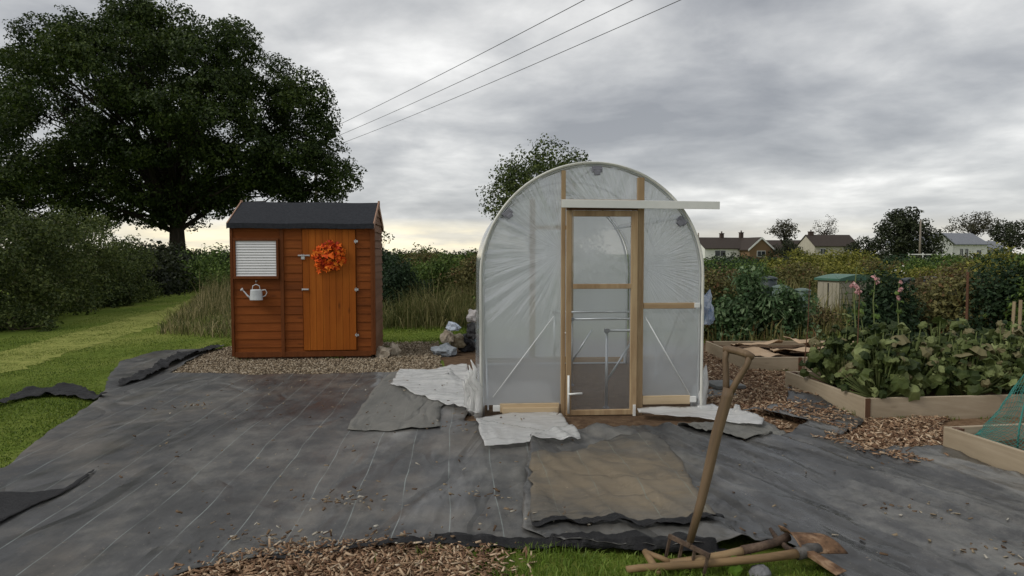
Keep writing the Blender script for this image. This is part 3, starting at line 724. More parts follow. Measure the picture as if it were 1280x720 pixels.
# arched cover
A2 = arch(36, grow=.012); ny = 40; V = []; F = []
for j in range(ny+1):
    y = -.03+(TL+.05)*j/ny
    for k, (x, z) in enumerate(A2):
        sag = -.012*math.sin(math.pi*((y/(TL/2)) % 1.0)) if 0 < y < TL else 0
        w = .008*noise.noise(Vector((x*2, y*3, z*3)))
        if z < .35: w += (.35-z)*.16*abs(noise.noise(Vector((y*5, 3, 1)))) * (1 if abs(x) > .5 else 0)
        nrm = Vector((x, 0, z-HS)) if z > HS else Vector((1 if x > 0 else -1, 0, 0)); nrm.normalize()
        p = Vector((x, y, z))+nrm*(sag*.5+w); V.append(p[:])
n2 = len(A2)
for j in range(ny):
    for k in range(n2-1): F.append((j*n2+k, j*n2+k+1, (j+1)*n2+k+1, (j+1)*n2+k))
np_obj('cover', V, F, M['filmcover'], tun, True)
M['hem'] = simple('film_hem', (.52,.52,.47), (.63,.63,.58), 6, .4, .4, 0, .1)
h = MB(); h.tube([(x,-.012,z) for x,z in arch(48, grow=.006)], .0125, 8); h.build('cover_hem', M['hem'], tun, smooth=True)
for y in (0.012, TL/2, TL-.012):
    h = MB(); h.tube([(x,y,z) for x,z in arch(44, grow=-.012)], .0125, 8); h.build('hoop', M['alu'], tun, smooth=True)
h = MB(); h.tube([(0,.0,HS+RT-.035),(0,TL,HS+RT-.035)], .0125, 8); h.build('ridge_tube', M['alu'], tun, smooth=True)
for sx in (-1,1):
    h = MB(); h.tube([(sx*.78,0,HS+.50),(sx*.78,TL,HS+.50)], .011, 8); h.build('side_tube', M['alu'], tun, smooth=True)
for (x, z, r) in ((0.03,HS+RT-.05,0),(-.735,HS+.53,R(-40)),(.77,HS+.47,R(45))):
    h = MB(); h.box((0,0,0),(.085,.03,.05)); h.box((0,-.002,-.03),(.05,.036,.035)); h.tube([(-.03,-.02,0),(-.03,-.028,0)],.008,6); h.tube([(.03,-.02,0),(.03,-.028,0)],.008,6)
    o = h.build('clamp', M['clamp'], tun, bevel=.004); o.location = (x,-.012,z); o.rotation_euler = (0,r,0)
# timbers
for x in (-.262, .408):
    t = MB(); t.bb((x-.014,-.022,.0),(x+.022,.004,top(x)-.025)) if x < 0 else t.bb((x-.03,-.022,.0),(x+.03,.004,top(x)-.025))
    t.build('jamb', M['pine'], tun, bevel=.003)
t = MB(); t.bb((-.237,-.018,1.825),(.377,.002,1.86)); t.build('lintel', M['pine_x'], tun, bevel=.003)
t = MB(); t.bb((-.80,-.024,.04),(-.288,.0,.115)); t.bb((-.78,-.05,.03),(-.30,-.024,.085)); t.build('bottom_rail', M['pine_pale'], tun, bevel=.004)
t = MB(); t.bb((.44,-.024,.09),(.86,.0,.165)); t.build('bottom_rail', M['pine_pale'], tun, bevel=.004)
t = MB(); t.bb((.44,-.022,.925),(.90,.0,.975)); t.build('side_rail', M['pine_x'], tun, bevel=.004)
t = MB(); t.box((.91,-.012,.952),(.05,.03,.04)); t.box((-.83,-.01,.075),(.06,.03,.05)); t.box((.885,-.01,.13),(.06,.03,.05)); t.build('bracket', M['whiteplastic'], tun, bevel=.003)
# door
dr = MB(); dx0, dx1, dz0, dz1 = -.236, .377, .012, 1.765
dr.bb((dx0,-.052,dz0+.045),(dx0+.045,-.024,dz1)); dr.bb((dx1-.055,-.052,dz0+.045),(dx1,-.024,dz1))
dr.bb((dx0,-.053,dz0),(dx1,-.023,dz0+.045)); dr.bb((dx0+.055,-.051,dz1-.05),(dx1-.055,-.025,dz1)); dr.bb((dx0+.055,-.051,1.10),(dx1-.055,-.025,1.142))
d = dr.build('door', M['pine'], tun, bevel=.003)
gridpanel('door_film', [(dx0+.02,dz0+.02),(dx1-.02,dz0+.02),(dx1-.02,dz1-.02),(dx0+.02,dz1-.02)], M['filmdoor'], lambda x, z: -.0235+.001*noise.noise(Vector((x*4,z*2,0))), .05, d)
h = MB(); h.tube([(-.215,-.06,.20),(-.20,-.075,.202),(-.10,-.075,.208)], .009, 8); h.tube([(-.215,-.058,.03),(-.215,-.058,.36)], .010, 8); h.build('latch', M['whiteplastic'], d, smooth=True)
h = MB(); h.box((.355,-.062,.05),(.022,.014,.10)); h.build('door_guide', M['whiteplastic'], d)
rl = MB()
rl.box((.40,-.082,1.815),(1.37,.006,.066),rot=(0,R(.25),R(2.2))); rl.box((.40,-.062,1.846),(1.37,.04,.006),rot=(0,R(.25),R(2.2))); rl.box((.40,-.043,1.815),(1.37,.004,.06),rot=(0,R(.25),R(2.2)))
rl.build('door_track', M['whiteplastic'], tun, bevel=.002)
t = MB(); t.bb((-.236,-.045,1.768),(.377,-.02,1.79)); t.build('track_board', M['post'], tun)
# straps and braces
M['strap'] = simple('white_strap', (.6,.62,.62), (.7,.72,.72), 5, .5, .3, 0, 0)
def bar(a, b, w, m, name, par=tun):
    q = MB(); q.tube([a, b], w, 6); return q.build(name, m, par, smooth=True)
bar((-.86,-.004,.17),(-.34,-.004,.86), .004, M['strap'], 'brace'); bar((.46,-.004,.85),(.86,-.004,.17), .006, M['strap'], 'brace')
bar((-.90,.03,.05),(-.90,TL*.48,.95), .009, M['alu'], 'brace'); bar((.90,.05,.62),(.90,TL*.48,.05), .009, M['alu'], 'brace'); bar((.90,.05,1.2),(.90,TL*.40,.25), .009, M['alu'], 'brace')
# back end timbers
for x in (-.26, .22):
    t = MB(); t.bb((x-.035,TL-.05,.0),(x+.035,TL-.012,top(x)-.05)); t.build('back_jamb', M['pine'], tun)
t = MB(); t.bb((-.225,TL-.045,1.70),(.185,TL-.015,1.75)); t.bb((-.225,TL-.045,.03),(.185,TL-.015,.10)); t.bb((-.9,TL-.045,.03),(-.295,TL-.015,.09)); t.bb((.255,TL-.045,.03),(.9,TL-.015,.09)); t.build('back_rail', M['pine_x'], tun)
# gathered film at the front left foot
M['poly'] = film('white_polythene', .95, None, tint=(.95,.95,.93), streak=.15, gloss=.3, scale=6)
fb = MB()
for k in range(5):
    x = -.98-.035*k*.6; y = -.02+.03*k
    pts = [(x+.02*random.uniform(-1,1)-.05*(t>.6)*t, y+.02*random.uniform(-1,1), t*(.50-.05*k)) for t in np.linspace(0,1,7)]
    fb.tube(pts, [.035,.03,.032,.024,.028,.018,.004], 7)
fb.build('gathered_film', M['poly'], tun, smooth=True)
fb = MB()
for k in range(4):
    pts = [(.97+.03*t+.02*random.uniform(-1,1), .02+.05*k+.02*random.uniform(-1,1), t*(.42-.05*k)) for t in np.linspace(0,1,6)]
    fb.tube(pts, [.05,.045,.05,.035,.03,.006], 7)
fb.tube([(.86,-.04,.02),(.93,-.03,.035),(1.03,-.03,.03),(1.1,.0,.02)],[.03,.045,.05,.02],8)
fb.build('gathered_film', M['poly'], tun, smooth=True)
# loose polythene flaps on the ground
def heap(P): return np.array([.022*max(0, fbm(x*2, y*5, 70)+.1) for x,y in P])
sheet('polythene_sheet', [(488,487),(500,469),(540,466),(583,460),(592,480),(598,500),(600,526),(560,513),(520,500)], M['poly'], .060, 'film', .02, off_=.022, label='crumpled white polythene flap spread out to the left of the tunnel foot', cat='plastic sheet', seed=21, lip=.03, shape=heap)
sheet('polythene_sheet', [(595,530),(640,522),(690,521),(702,524),(712,540),(727,564),(660,565),(606,570),(598,548)], M['poly'], .060, 'film', .02, off_=.030, label='square white polythene flap lying in front of the tunnel left of its door', cat='plastic sheet', seed=22, lip=.012)
def up2(P): return np.array([.035*max(0, fbm(x*1.5, y*3, 77)+.3)+.03 for x,y in P])
sheet('polythene_sheet', [(796,522),(850,520),(890,515),(925,522),(955,532),(952,541),(915,536),(870,529),(800,527)], M['poly'], .13, 'film', .02, label='long narrow white polythene strip trailing right from the tunnel foot', cat='plastic sheet', seed=23, lip=.02, shape=up2)

# staging tubes inside
for k, (y, xl) in enumerate(((.22,.17),(1.30,.02),(2.15,-.05))):
    st = thing('tube_staging', ['galvanised tube staging frame nearest the tunnel door', 'galvanised tube staging frame halfway down the tunnel', 'galvanised tube staging frame at the far end of the tunnel'][k], 'staging', tun_mat @ Vector((xl,y,0)), TYAW, 'tube frames inside the tunnel')
    bar((0,0,0),(0,0,.70),.013,M['alu'],'leg',st); bar((0,0,.71),(.90-xl,0,.71),.013,M['alu'],'rail',st); bar((0,0,.25),(.22,0,.60),.010,M['alu'],'brace',st)
    q = MB(); q.box((0,0,.71),(.04,.04,.035)); q.box((0,0,.01),(.05,.05,.02)); q.build('joint', M['clamp'], st)

# bluish clear bag on the right side
def crumple(name, label, cat, loc, size, m, seed, group=None, sub=3, amp=.35, rot=0):
    bm = bmesh.new(); bmesh.ops.create_icosphere(bm, subdivisions=sub, radius=1)
    for v in bm.verts:
        k = 1+amp*noise.noise(v.co*1.6+Vector((seed*3.1,0,0)))+amp*.6*(abs(noise.noise(v.co*4+Vector((seed,5,0))))*2-.5)
        v.co *= k; v.co.x *= size[0]; v.co.y *= size[1]; v.co.z *= size[2]
        if v.co.z < -size[2]*.55: v.co.z = -size[2]*.55
    me = bpy.data.meshes.new(name); bm.to_mesh(me); bm.free(); me.materials.append(m)
    o = bpy.data.objects.new(name, me); C.objects.link(o); o.location = Vector(loc)+Vector((0,0,size[2]*.55)); o.rotation_euler = (0,0,rot)
    return tag(o, label, cat, group)
M['bluebag'] = film('blue_clear_plastic', .62, None, tint=(.30,.42,.62), streak=.4, gloss=.5, scale=9)
crumple('plastic_bag', 'bluish clear plastic bag bulging out from the right side of the tunnel', 'plastic bag', tun_mat @ Vector((1.075,.30,.76)), (.10,.17,.19), M['bluebag'], 3)
def sheen(name, c, rough=.5): return simple(name, tuple(k*.75 for k in c), c, 7, rough, .4, 0, .9, bscale=12, bdist=.03)
bags = [((556,449),(.17,.14,.10),(.28,.31,.34),'flat grey plastic sack at the left of the rubbish heap'),
        ((566,424),(.09,.10,.07),(.55,.62,.72),'pale blue and white bag topmost left on the rubbish heap'),
        ((559,436),(.10,.10,.11),(.50,.42,.32),'cream paper sack on the left slope of the rubbish heap'),
        ((572,440),(.10,.10,.13),(.30,.25,.16),'tan crumpled sack in the middle of the rubbish heap'),
        ((584,440),(.13,.12,.16),(.025,.025,.03),'black bin bag in the rubbish heap behind the tunnel corner'),
        ((592,424),(.09,.09,.11),(.62,.58,.56),'white bag topmost on the rubbish heap against the tunnel side'),
        ((594,447),(.10,.10,.12),(.06,.13,.16),'dark teal bag at the foot of the rubbish heap')]
for k, ((x,y),s,c,l) in enumerate(bags):
    base = G(575, 445); p = at(x, y, base.y+.1*k)
    crumple('plastic_bag', l, 'bag', (p.x, p.y, max(0,[0,.34,.16,.08,.02,.42,0][k])), s, sheen('bag_plastic', c), 10+k, 'rubbish heap beside the tunnel', rot=k)
crumple('plastic_bag', 'black bin bag carrying the white bag on the rubbish heap', 'bag', (G(592,445).x, G(592,445).y+.15, .22), (.12,.1,.14), sheen('bag_black', (.02,.02,.022)), 31, 'rubbish heap beside the tunnel')
M['card'] = simple('grey_card', (.30,.25,.19), (.42,.36,.28), 5, .85, .2, 0, .8, bscale=9, bdist=.04)
def cardpiece(label, loc, s, seed, rot, m=None, flatn=.5):
    return crumple('crumpled_paper', label, 'paper', loc, s, m or M['card'], seed, None, 2, .55, rot)
cardpiece('grey beige crumpled paper sack against the right corner of the shed', G(479,448), (.11,.10,.11), 41, .3)
cardpiece('pale crumpled paper standing right of the grey one by the shed', G(493,445), (.085,.08,.12), 45, 1.2, simple('pale_card', (.42,.36,.28), (.55,.48,.38), 5, .85, .2, 0, .7, bscale=9, bdist=.04))
for k, ((x,y),l,r) in enumerate([((893,496),'grey paving slab lying on soil beside the tunnel',.5),((905,489),'second grey slab half behind the first beside the tunnel',.3)]):
    p = G(x, y); q = MB(); q.bb((-.17,-.13,0),(.17,.13,.035)); o = q.build('paving_slab', simple('slab_stone', (.10,.105,.10), (.17,.17,.165), 9, .8, .3, 0, .4), bevel=.006)
    o.location = (p.x, p.y, .012+.04*k); o.rotation_euler = (R(3),R(2),r); tag(o, l, 'slab')
# ------------------------------------------------------------------ raised beds
def bed(label, origin, rotz, Lx, Ly, H, posts_front=True, soilz=.13, mid=None):
    b = thing('raised_bed', label, 'raised bed', origin, rotz)
    t = .032
    q = MB(); q.bb((0,0,0),(Lx,t,H)); q.build('front_board', M['board'], b, bevel=.004)
    q = MB(); q.bb((t+.001,Ly-t,0),(Lx-t-.001,Ly,H-.004)); q.build('back_board', M['board'], b, bevel=.004)
    for x in (0, Lx-t):
        q = MB(); q.bb((x,t+.001,0),(x+t,Ly,H-.002)); q.build('side_board', M['board_y'], b, bevel=.004)
    for x, y in ((0,-.0),(Lx-.03,0),(t+.001,Ly-t-.06),(Lx-t-.06,Ly-t-.06)):
        q = MB()
        if y == 0: q.bb((x-.008,-.006,0),(x+.036,-.001,H+.001))
        else: q.bb((x,y,0),(x+.05,y+.055,H+.0))
        q.build('corner_post', M['post'], b)
    if mid:
        q = MB(); q.bb((mid,-.008,0),(mid+.04,-.001,H)); q.build('corner_post', M['post'], b)
    nx, ny = 24, 14; V = []; F = []
    for j in range(ny+1):
        for i in range(nx+1):
            x = t+(Lx-2*t)*i/nx; y = t+(Ly-2*t)*j/ny
            V.append((x, y, soilz+.02*fbm(x*4, y*4, 5)))
    for j in range(ny):
        for i in range(nx): a = j*(nx+1)+i; F.append((a,a+1,a+nx+2,a+nx+1))
    np_obj('bed_soil', V, F, M['soil'], b, True)
    return b
B2o, B2l = G(1082,528), G(981,488)
B2r = math.atan2(-(B2l.x-B2o.x), B2l.y-B2o.y)
bed('long weathered raised bed brimming with squash plants', B2o, B2r, 2.7, (B2l-B2o).length, .20)
B2m = Matrix.Translation(B2o) @ Matrix.Rotation(B2r,4,'Z')
B1o, B1l = G(932,467), G(870,443)
B1r = R(1.5); B1L = B1l.y-B1o.y
bed('farther raised bed covered with sheets of brown cardboard', B1o, B1r, 2.4, B1L, .19, mid=.62)
B1m = Matrix.Translation(B1o) @ Matrix.Rotation(B1r,4,'Z')
c3 = G(1178,568); B3r = R(9); B3m0 = Matrix.Rotation(B3r,4,'Z'); B3o = c3 - B3m0 @ Vector((0,1.3,0))
bed('nearest raised bed at the right edge under teal netting', B3o, B3r, 2.0, 1.3, .20, soilz=.09)
B3m = Matrix.Translation(B3o) @ B3m0
# cardboard
M['cardboard'] = simple('cardboard', (.38,.27,.17), (.50,.37,.25), 3, .85, .2, 0, .2)
cds = [(.30,.45,.55,.40,.2,R(4)),(.85,.60,.55,.45,-.3,R(-5)),(1.35,.40,.6,.42,.15,R(6)),(.55,1.05,.6,.4,-.1,R(-8)),(1.25,1.1,.5,.4,.5,R(7)),(1.8,.75,.45,.5,-.4,R(-4))]
cl = ['leftmost brown cardboard sheet in the farther bed','tilted cardboard sheet second from the left in the farther bed','front middle cardboard sheet in the farther bed','cardboard sheet at the back left of the farther bed','cardboard sheet at the back of the bed behind the middle one','rightmost cardboard sheet half behind the squash leaves']
for k, (x,y,w,h,a,ti) in enumerate(cds):
    n = 8; V = []; F = []
    for j in range(n+1):
        for i in range(n+1):
            u = i/n-.5; v = j/n-.5
            V.append((u*w*(1+.1*v), v*h, .05*fbm(u*2.5+k*3, v*2.5, k)+.04*abs(u)))
    for j in range(n):
        for i in range(n): q = j*(n+1)+i; F.append((q,q+1,q+n+2,q+n+1))
    o = np_obj('cardboard', V, F, M['cardboard'], None, True)
    p = B1m @ Vector((x,y,.17+.012*k)); o.location = p; o.rotation_euler = (ti,ti*.7,a)
    s = o.modifiers.new('thickness','SOLIDIFY'); s.thickness = .005
    tag(o, cl[k], 'cardboard', 'cardboard sheets in the bed')

# ------------------------------------------------------------------ leaves of broad plants
def bigleaf(mb, c, n, tipdir, s, lob=7, droop=.35):
    n = n.normalized(); v = (tipdir-n*tipdir.dot(n)); v = v.normalized() if v.length > 1e-4 else n.orthogonal().normalized(); u = v.cross(n)
    m = lob*2; base = len(mb.v); ph = random.uniform(0, 6)
    mb.v.append(tuple(c+n*(.02*s)))
    for ring, rr, dz in ((0,.55,.04),(1,1.0,-droop)):
        for k in range(m):
            a = 2*math.pi*k/m+math.pi/2
            l = 1 if (k % 2 == 0 or ring == 0) else .80
            if k == m//2: l *= .35 if ring else .5
            w = .10*math.sin(a*3+ph)
            mb.v.append(tuple(c+(u*math.cos(a)+v*math.sin(a))*(rr*l*s)+n*(s*(dz+w*rr+random.uniform(-.22,.22)*ring))))
    for k in range(m):
        k2 = (k+1)%m
        mb.f.append((base, base+1+k, base+1+k2)); mb.f.append((base+1+k, base+1+m+k, base+1+m+k2, base+1+k2))
M['squash'] = foliage('squash_leaf', (.020,.036,.009), (.075,.10,.025), (.28,.32,.13), 3.2, .3, .6, odd=(.19,.17,.085), oddp=.88)
M['squashstem'] = simple('squash_stem', (.08,.12,.03), (.16,.18,.07), 9, .6, .3)
sqpos = [(.32,.30),(.30,.85),(.75,.55),(.85,1.1),(1.15,.30),(1.30,.85),(1.65,.45),(1.75,1.05),(2.10,.35),(2.25,.9)]
sqn = ['squash plant spilling over the left corner of its bed','squash plant at the far left end of the long bed','squash plant with big pale leaves near the bed corner','squash plant behind the tall flower stalk','squash plant at the middle front of the bed','squash plant with browned leaves in the middle of the bed','yellowish green squash plant front right of the bed','squash plant at the back right of the bed','squash plant beside the netting','rearmost right squash plant near the wooden stakes']
for k, (x, y) in enumerate(sqpos):
    p = B2m @ Vector((x, y, .14)); t = thing('squash_plant', sqn[k], 'squash plant', p, 0, 'squash plants in the long bed')
    lf = MB(); st = MB()
    for j in range(190):
        a = random.uniform(0, 6.283); d = random.uniform(.02,.36); h = max(.04, random.gauss(.40,.10)*(1-(d/.52)**2)+random.uniform(-.12,.04))
        c = Vector((math.cos(a)*d, math.sin(a)*d, h))
        if (p+c).z < .2: c.z = .1
        nn = Vector((math.cos(a)*d*1.3+random.gauss(0,.55), math.sin(a)*d*1.3+random.gauss(0,.55)-.2, .6))
        bigleaf(lf, c, nn, Vector((math.cos(a), math.sin(a), -.3)), random.choice([.02,.03,.036,.045,.055,.08])*random.uniform(.8,1.1), lob=random.choice([5,6,7,8]), droop=random.uniform(.1,1.1))
        st.tube([(math.cos(a)*d*.2, math.sin(a)*d*.2, 0),(math.cos(a)*d*.7, math.sin(a)*d*.7, h*.6), c], [.008,.006,.005], 5, False)
    o = lf.build('leaves', M['squash'], t); st.build('stems', M['squashstem'], t)
# netting on bed 3
M['net'] = simple('teal_net', (.03,.16,.14), (.06,.24,.20), 9, .6, .3, 0, 0)
V = []; F = []; nu, nv = 60, 60
for j in range(nv+1):
    for i in range(nu+1):
        u, v = i/nu, j/nv
        x = .16+1.1*u; y = .25+1.0*v
        z = .14+.58*math.exp(-((u-.42)/.22)**2)*math.exp(-((v-.85)/.26)**2)+.05*fbm(u*5, v*5, 3)
        V.append((x+.05*fbm(u*4, v*4, 9), y+.05*fbm(u*4, v*4, 19), max(z,.11)))
for j in range(nv):
    for i in range(nu): a = j*(nu+1)+i; F.append((a,a+1,a+nu+2,a+nu+1))
nt_ = np_obj('netting', V, F, M['net'], None, True); nt_.location = B3o; nt_.rotation_euler = (0,0,B3r)
w = nt_.modifiers.new('mesh','WIREFRAME'); w.thickness = .0042; w.use_even_offset = False
tag(nt_, 'teal garden netting draped over a hoop on the nearest bed', 'netting')
q = MB(); q.tube([(.62+.30*math.cos(t), 1.03, .10+.60*math.sin(t)) for t in np.linspace(0,math.pi,14)], .006, 6)
o = q.build('hoop', M['net'], None, smooth=True); o.location = B3o; o.rotation_euler = (0,0,B3r); tag(o, 'thin hoop holding up the teal netting', 'hoop')
nt2 = MB()
for k in range(7):
    a = B3m @ Vector((.55+.05*k,.9,.55)); b = B2m @ Vector((1.75+.05*k,.2,.55+.04*k))
# stakes
M['stake'] = woodmat('pale_stake', (.2,.15,.09), (.3,.23,.14), (.4,.32,.2), 'z', isl=0)
for k, (x0,y0,x1,y1,Y,l) in enumerate([(1262,455,1268,377,7.4,'pale wooden stake leaning right behind the squash'),(1272,470,1276,375,7.0,'taller wooden stake at the right edge behind the squash'),(1208,425,1210,340,8.6,'thin dark stake standing among shrubs right of the storage box')]):
    a = at(x0,y0,Y); b = at(x1,y1,Y); a.z = 0
    q = MB(); q.tube([(0,0,0), b-a], .016, 6); o = q.build('wooden_stake', M['post'] if k == 2 else M['stake'], None); o.location = a; tag(o, l, 'stake')

# ------------------------------------------------------------------ digging fork
Yf = 2.92
c0 = at(861,682,Yf); tp = at(923,441,Yf+.02); s_ = (tp-c0).normalized(); Lf = (tp-c0).length
xa = Vector((math.cos(R(40)), -math.sin(R(40)), 0)); xa = (xa-s_*xa.dot(s_)).normalized(); ya = s_.cross(xa)
fork = thing('digging_fork', 'old digging fork with a wooden handle standing upright, tines in the grass', 'garden fork', c0 - s_*.15)
fm = Matrix((xa, ya, s_)).transposed()
fork.rotation_euler = fm.to_euler()
q = MB(); z0 = .15
q.tube([(0,0,z0+.02),(0.004,0,z0+.20),(0,.004,z0+.34),(-.004,0,z0+.50),(0,0,z0+Lf-.20),(0,0,z0+Lf-.16)], [.016,.0195,.022,.0235,.0245,.026], 14)
for s in (-1,1):
    q.tube([(s*.008,0,z0+Lf-.19),(s*.022,0,z0+Lf-.13),(s*.050,0,z0+Lf-.04),(s*.053,0,z0+Lf+.006)], [.015,.014,.013,.014], 10)
q.tube([(-.068,0,z0+Lf-.002),(-.04,0,z0+Lf+.004),(0,0,z0+Lf+.006),(.04,0,z0+Lf+.004),(.068,0,z0+Lf-.002)], [.013,.017,.017,.017,.013], 12)
q.build('handle', M['handle'], fork, smooth=True)
q = MB(); q.tube([(0,0,z0-.005),(0,.0,z0+.06),(0.003,0,z0+.18)], [.012,.0165,.0185], 12); q.box((0,0,z0),(.20,.014,.02)); q.build('socket', M['rustdark'], fork, bevel=.002)
for k in range(4):
    x = -.092+.0613*k
    q = MB(); q.tube([(x,0,z0+.008),(x,.004,z0-.04),(x,.012,z0-.13),(x,.004,z0-.24)], [.0085,.008,.0075,.003], 4); q.build('tine', M['rustdark'], fork)

# ------------------------------------------------------------------ spade lying down
b0 = G(900,700); sp = thing('spade', 'rusty spade with a wooden handle lying on the grass', 'spade', (b0.x,b0.y,0))
L = lambda x, y, z: G(x, y, z)-Vector((b0.x, b0.y, 0))
q = MB(); q.tube([L(838,704,.045),L(870,700,.060),L(905,694,.08),L(935,687,.095)], [.017,.018,.018,.019], 12)
q.tube([L(840,704,.036),L(825,697,.05),L(809,691,.055)], [.014,.012,.012], 10); q.tube([L(840,705,.036),L(830,710,.02),L(822,715,.015)], [.014,.012,.012], 10)
q.tube([L(806,689,.056),L(815,703,.036),L(824,718,.014)], [.014,.016,.014], 12)
q.build('handle', M['handle_x'], sp, smooth=True)
q = MB(); q.tube([L(928,688,.095),L(952,683,.105),L(972,677,.115),L(985,671,.125)], [.0205,.019,.018,.020], 12); q.build('socket', M['rustdark'], sp, smooth=True)
A_, B_, C_, D_ = L(972,662,.135), L(1020,664,.13), L(1060,689,.09), L(1000,689,.10)
V = []; F = []; n = 12
for j in range(n+1):
    for i in range(n+1):
        u, v = i/n, j/n
        p = (A_*(1-u)+B_*u)*(1-v)+(D_*(1-u)+C_*u)*v
        p = p+Vector((0,0,.022*(1-(2*v-1)**2)-.012+.03*max(0,.15-u)/.15))
        V.append(p[:])
for j in range(n):
    for i in range(n): a = j*(n+1)+i; F.append((a,a+1,a+n+2,a+n+1))
bl_ = np_obj('blade', V, F, M['rust'], sp, True); s = bl_.modifiers.new('thickness','SOLIDIFY'); s.thickness = .004
q = MB(); q.tube([L(963,661,.13),L(970,672,.115),L(984,685,.10),L(999,690,.095)], [.008,.012,.013,.006], 8); q.build('tread', M['rustdark'], sp, smooth=True)
# ------------------------------------------------------------------ mattock
b1 = G(900,712); mk = thing('mattock', 'mattock with a pale straight handle and worn steel head lying in front of the spade', 'mattock', (b1.x,b1.y,0))
L = lambda x, y, z: G(x, y, z)-Vector((b1.x, b1.y, 0))
q = MB(); q.tube([L(783,712,.03),L(800,710,.035),L(880,705,.055),L(960,697,.08),L(1003,691,.09)], [.015,.016,.0165,.018,.021], 12); q.build('handle', M['handle_x'], mk, smooth=True)
q = MB(); q.tube([L(996,692,.09),L(1012,688,.092),L(1024,686,.094)], [.028,.031,.024], 10)
q.build('head', simple('worn_steel', (.05,.045,.04), (.14,.13,.12), 18, .6, .5, .5, .5), mk, smooth=True)
q = MB(); a = L(1010,690,.095); b = L(1052,716,.065); dd = (b-a).normalized(); w_ = Vector((dd.y,-dd.x,0)).normalized()
q.add([a+w_*.018+Vector((0,0,.012)),a-w_*.018+Vector((0,0,.012)),b-w_*.038,b+w_*.038,a+w_*.018-Vector((0,0,.012)),a-w_*.018-Vector((0,0,.012)),b-w_*.038-Vector((0,0,.004)),b+w_*.038-Vector((0,0,.004))],
      [(0,1,2,3),(4,7,6,5),(0,4,5,1),(1,5,6,2),(2,6,7,3),(3,7,4,0)])
q.build('blade', M['rust'], mk, bevel=.002)
cr = G(950,722); crumple('stone', 'grey stone in the grass below the mattock', 'stone', (cr.x,cr.y,0), (.045,.04,.035), simple('grey_stone', (.12,.12,.125), (.2,.2,.21), 20, .8, .3, 0, .4), 77, amp=.15)
M['dock'] = foliage('dock_leaf', (.06,.13,.012), (.12,.22,.02), (.2,.32,.05), 6, .4, .45)
dk = thing('dock_weed', 'broad leaved bright green weed in the grass below the tools', 'weed', G(915,716))
q = MB()
for k in range(9):
    a = random.uniform(0,6.28); d = random.uniform(.01,.06); bigleaf(q, Vector((math.cos(a)*d*1.5, math.sin(a)*d, random.uniform(.03,.075))), Vector((math.cos(a)*.6, math.sin(a)*.6-.3, 1)), Vector((math.cos(a), math.sin(a), .3)), random.uniform(.02,.035), 4, .15)
q.build('leaves', M['dock'], dk)

# ------------------------------------------------------------------ leaf clouds
def leaf_quads(P, Nn, Sz, r, asp=.6):
    n = len(P); Nn = Nn/np.maximum(np.linalg.norm(Nn, axis=1, keepdims=True), 1e-6)
    t = r.normal(0,1,(n,3)); u = np.cross(Nn, t); u /= np.maximum(np.linalg.norm(u, axis=1, keepdims=True), 1e-6); v = np.cross(Nn, u)
    s = Sz[:,None]; k = .18
    V = np.stack([P-u*s*.5, P-v*s*.5*asp+Nn*s*k, P+u*s*.5, P+v*s*.5*asp+Nn*s*k], 1)
    i = (np.arange(n)*4)[:,None]
    F = np.concatenate([i+[0,1,2], i+[0,2,3]])
    return V.reshape(-1,3), F
def cloud(clumps, nper, size, r, flat=.75, gauss=False):
    """clumps: (x,y,z,rad). leaves on lumpy shells"""
    P = []; Nn = []
    for (x,y,z,rad) in clumps:
        n = max(6, int(nper*(rad**2)))
        d = r.normal(0,1,(n,3)); d /= np.linalg.norm(d, axis=1, keepdims=True)
        rr = rad*(r.uniform(.35,1.08,n)**.6)
        rr *= 1+.25*np.sin(d[:,0]*5+x)*np.sin(d[:,2]*5+y)
        p = np.array([x,y,z])+d*rr[:,None]*[1,1,flat]; P.append(p); Nn.append(d+r.normal(0,.7,(n,3))+[0,0,.35])
    P = np.concatenate(P); Nn = np.concatenate(Nn)
    return P, Nn, r.uniform(size*.6, size*1.3, len(P))
F_ = lambda n, a, b, c, **k: foliage(n, a, b, c, **k)
M['oak'] = F_('oak_leaves', (.013,.026,.005), (.032,.056,.009), (.075,.105,.020), scale=.35, trans=.25)
M['hedge'] = F_('hedge_leaves', (.028,.044,.010), (.062,.088,.020), (.14,.17,.045), scale=.8, trans=.2, odd=(.12,.12,.05), oddp=.97)
M['shadedhedge'] = F_('shaded_hedge_leaves', (.008,.012,.005), (.016,.022,.008), (.035,.045,.014), scale=.6, trans=.15)  # shade beneath the oak is put into these darker leaf colours
M['midtree'] = F_('ash_leaves', (.022,.038,.008), (.055,.08,.016), (.12,.15,.035), scale=.8, trans=.25)
M['fartree'] = F_('far_leaves', (.014,.020,.010), (.025,.034,.014), (.045,.055,.022), scale=.3, trans=.15)
M['airy'] = F_('thin_leaves', (.03,.028,.018), (.05,.048,.028), (.08,.075,.045), scale=.3, trans=.2)
M['bushA'] = F_('bush_green', (.035,.065,.014), (.085,.14,.027), (.17,.24,.055), scale=.9)
M['bushB'] = F_('bush_olive', (.055,.058,.018), (.125,.118,.038), (.24,.215,.08), scale=.9, odd=(.16,.09,.04))
M['bushC'] = F_('bush_yellow', (.075,.09,.014), (.18,.18,.03), (.32,.30,.07), scale=.9)
M['bushD'] = F_('bush_dark', (.012,.028,.012), (.025,.050,.020), (.05,.085,.035), scale=.9)
M['bushE'] = F_('bush_rusty', (.06,.045,.02), (.12,.09,.04), (.21,.16,.075), scale=.9, odd=(.07,.09,.03))
M['bark'] = simple('bark', (.022,.018,.014), (.05,.042,.033), 9, .9, .1, 0, .8, stretch=(1,1,.2), bdist=.03)
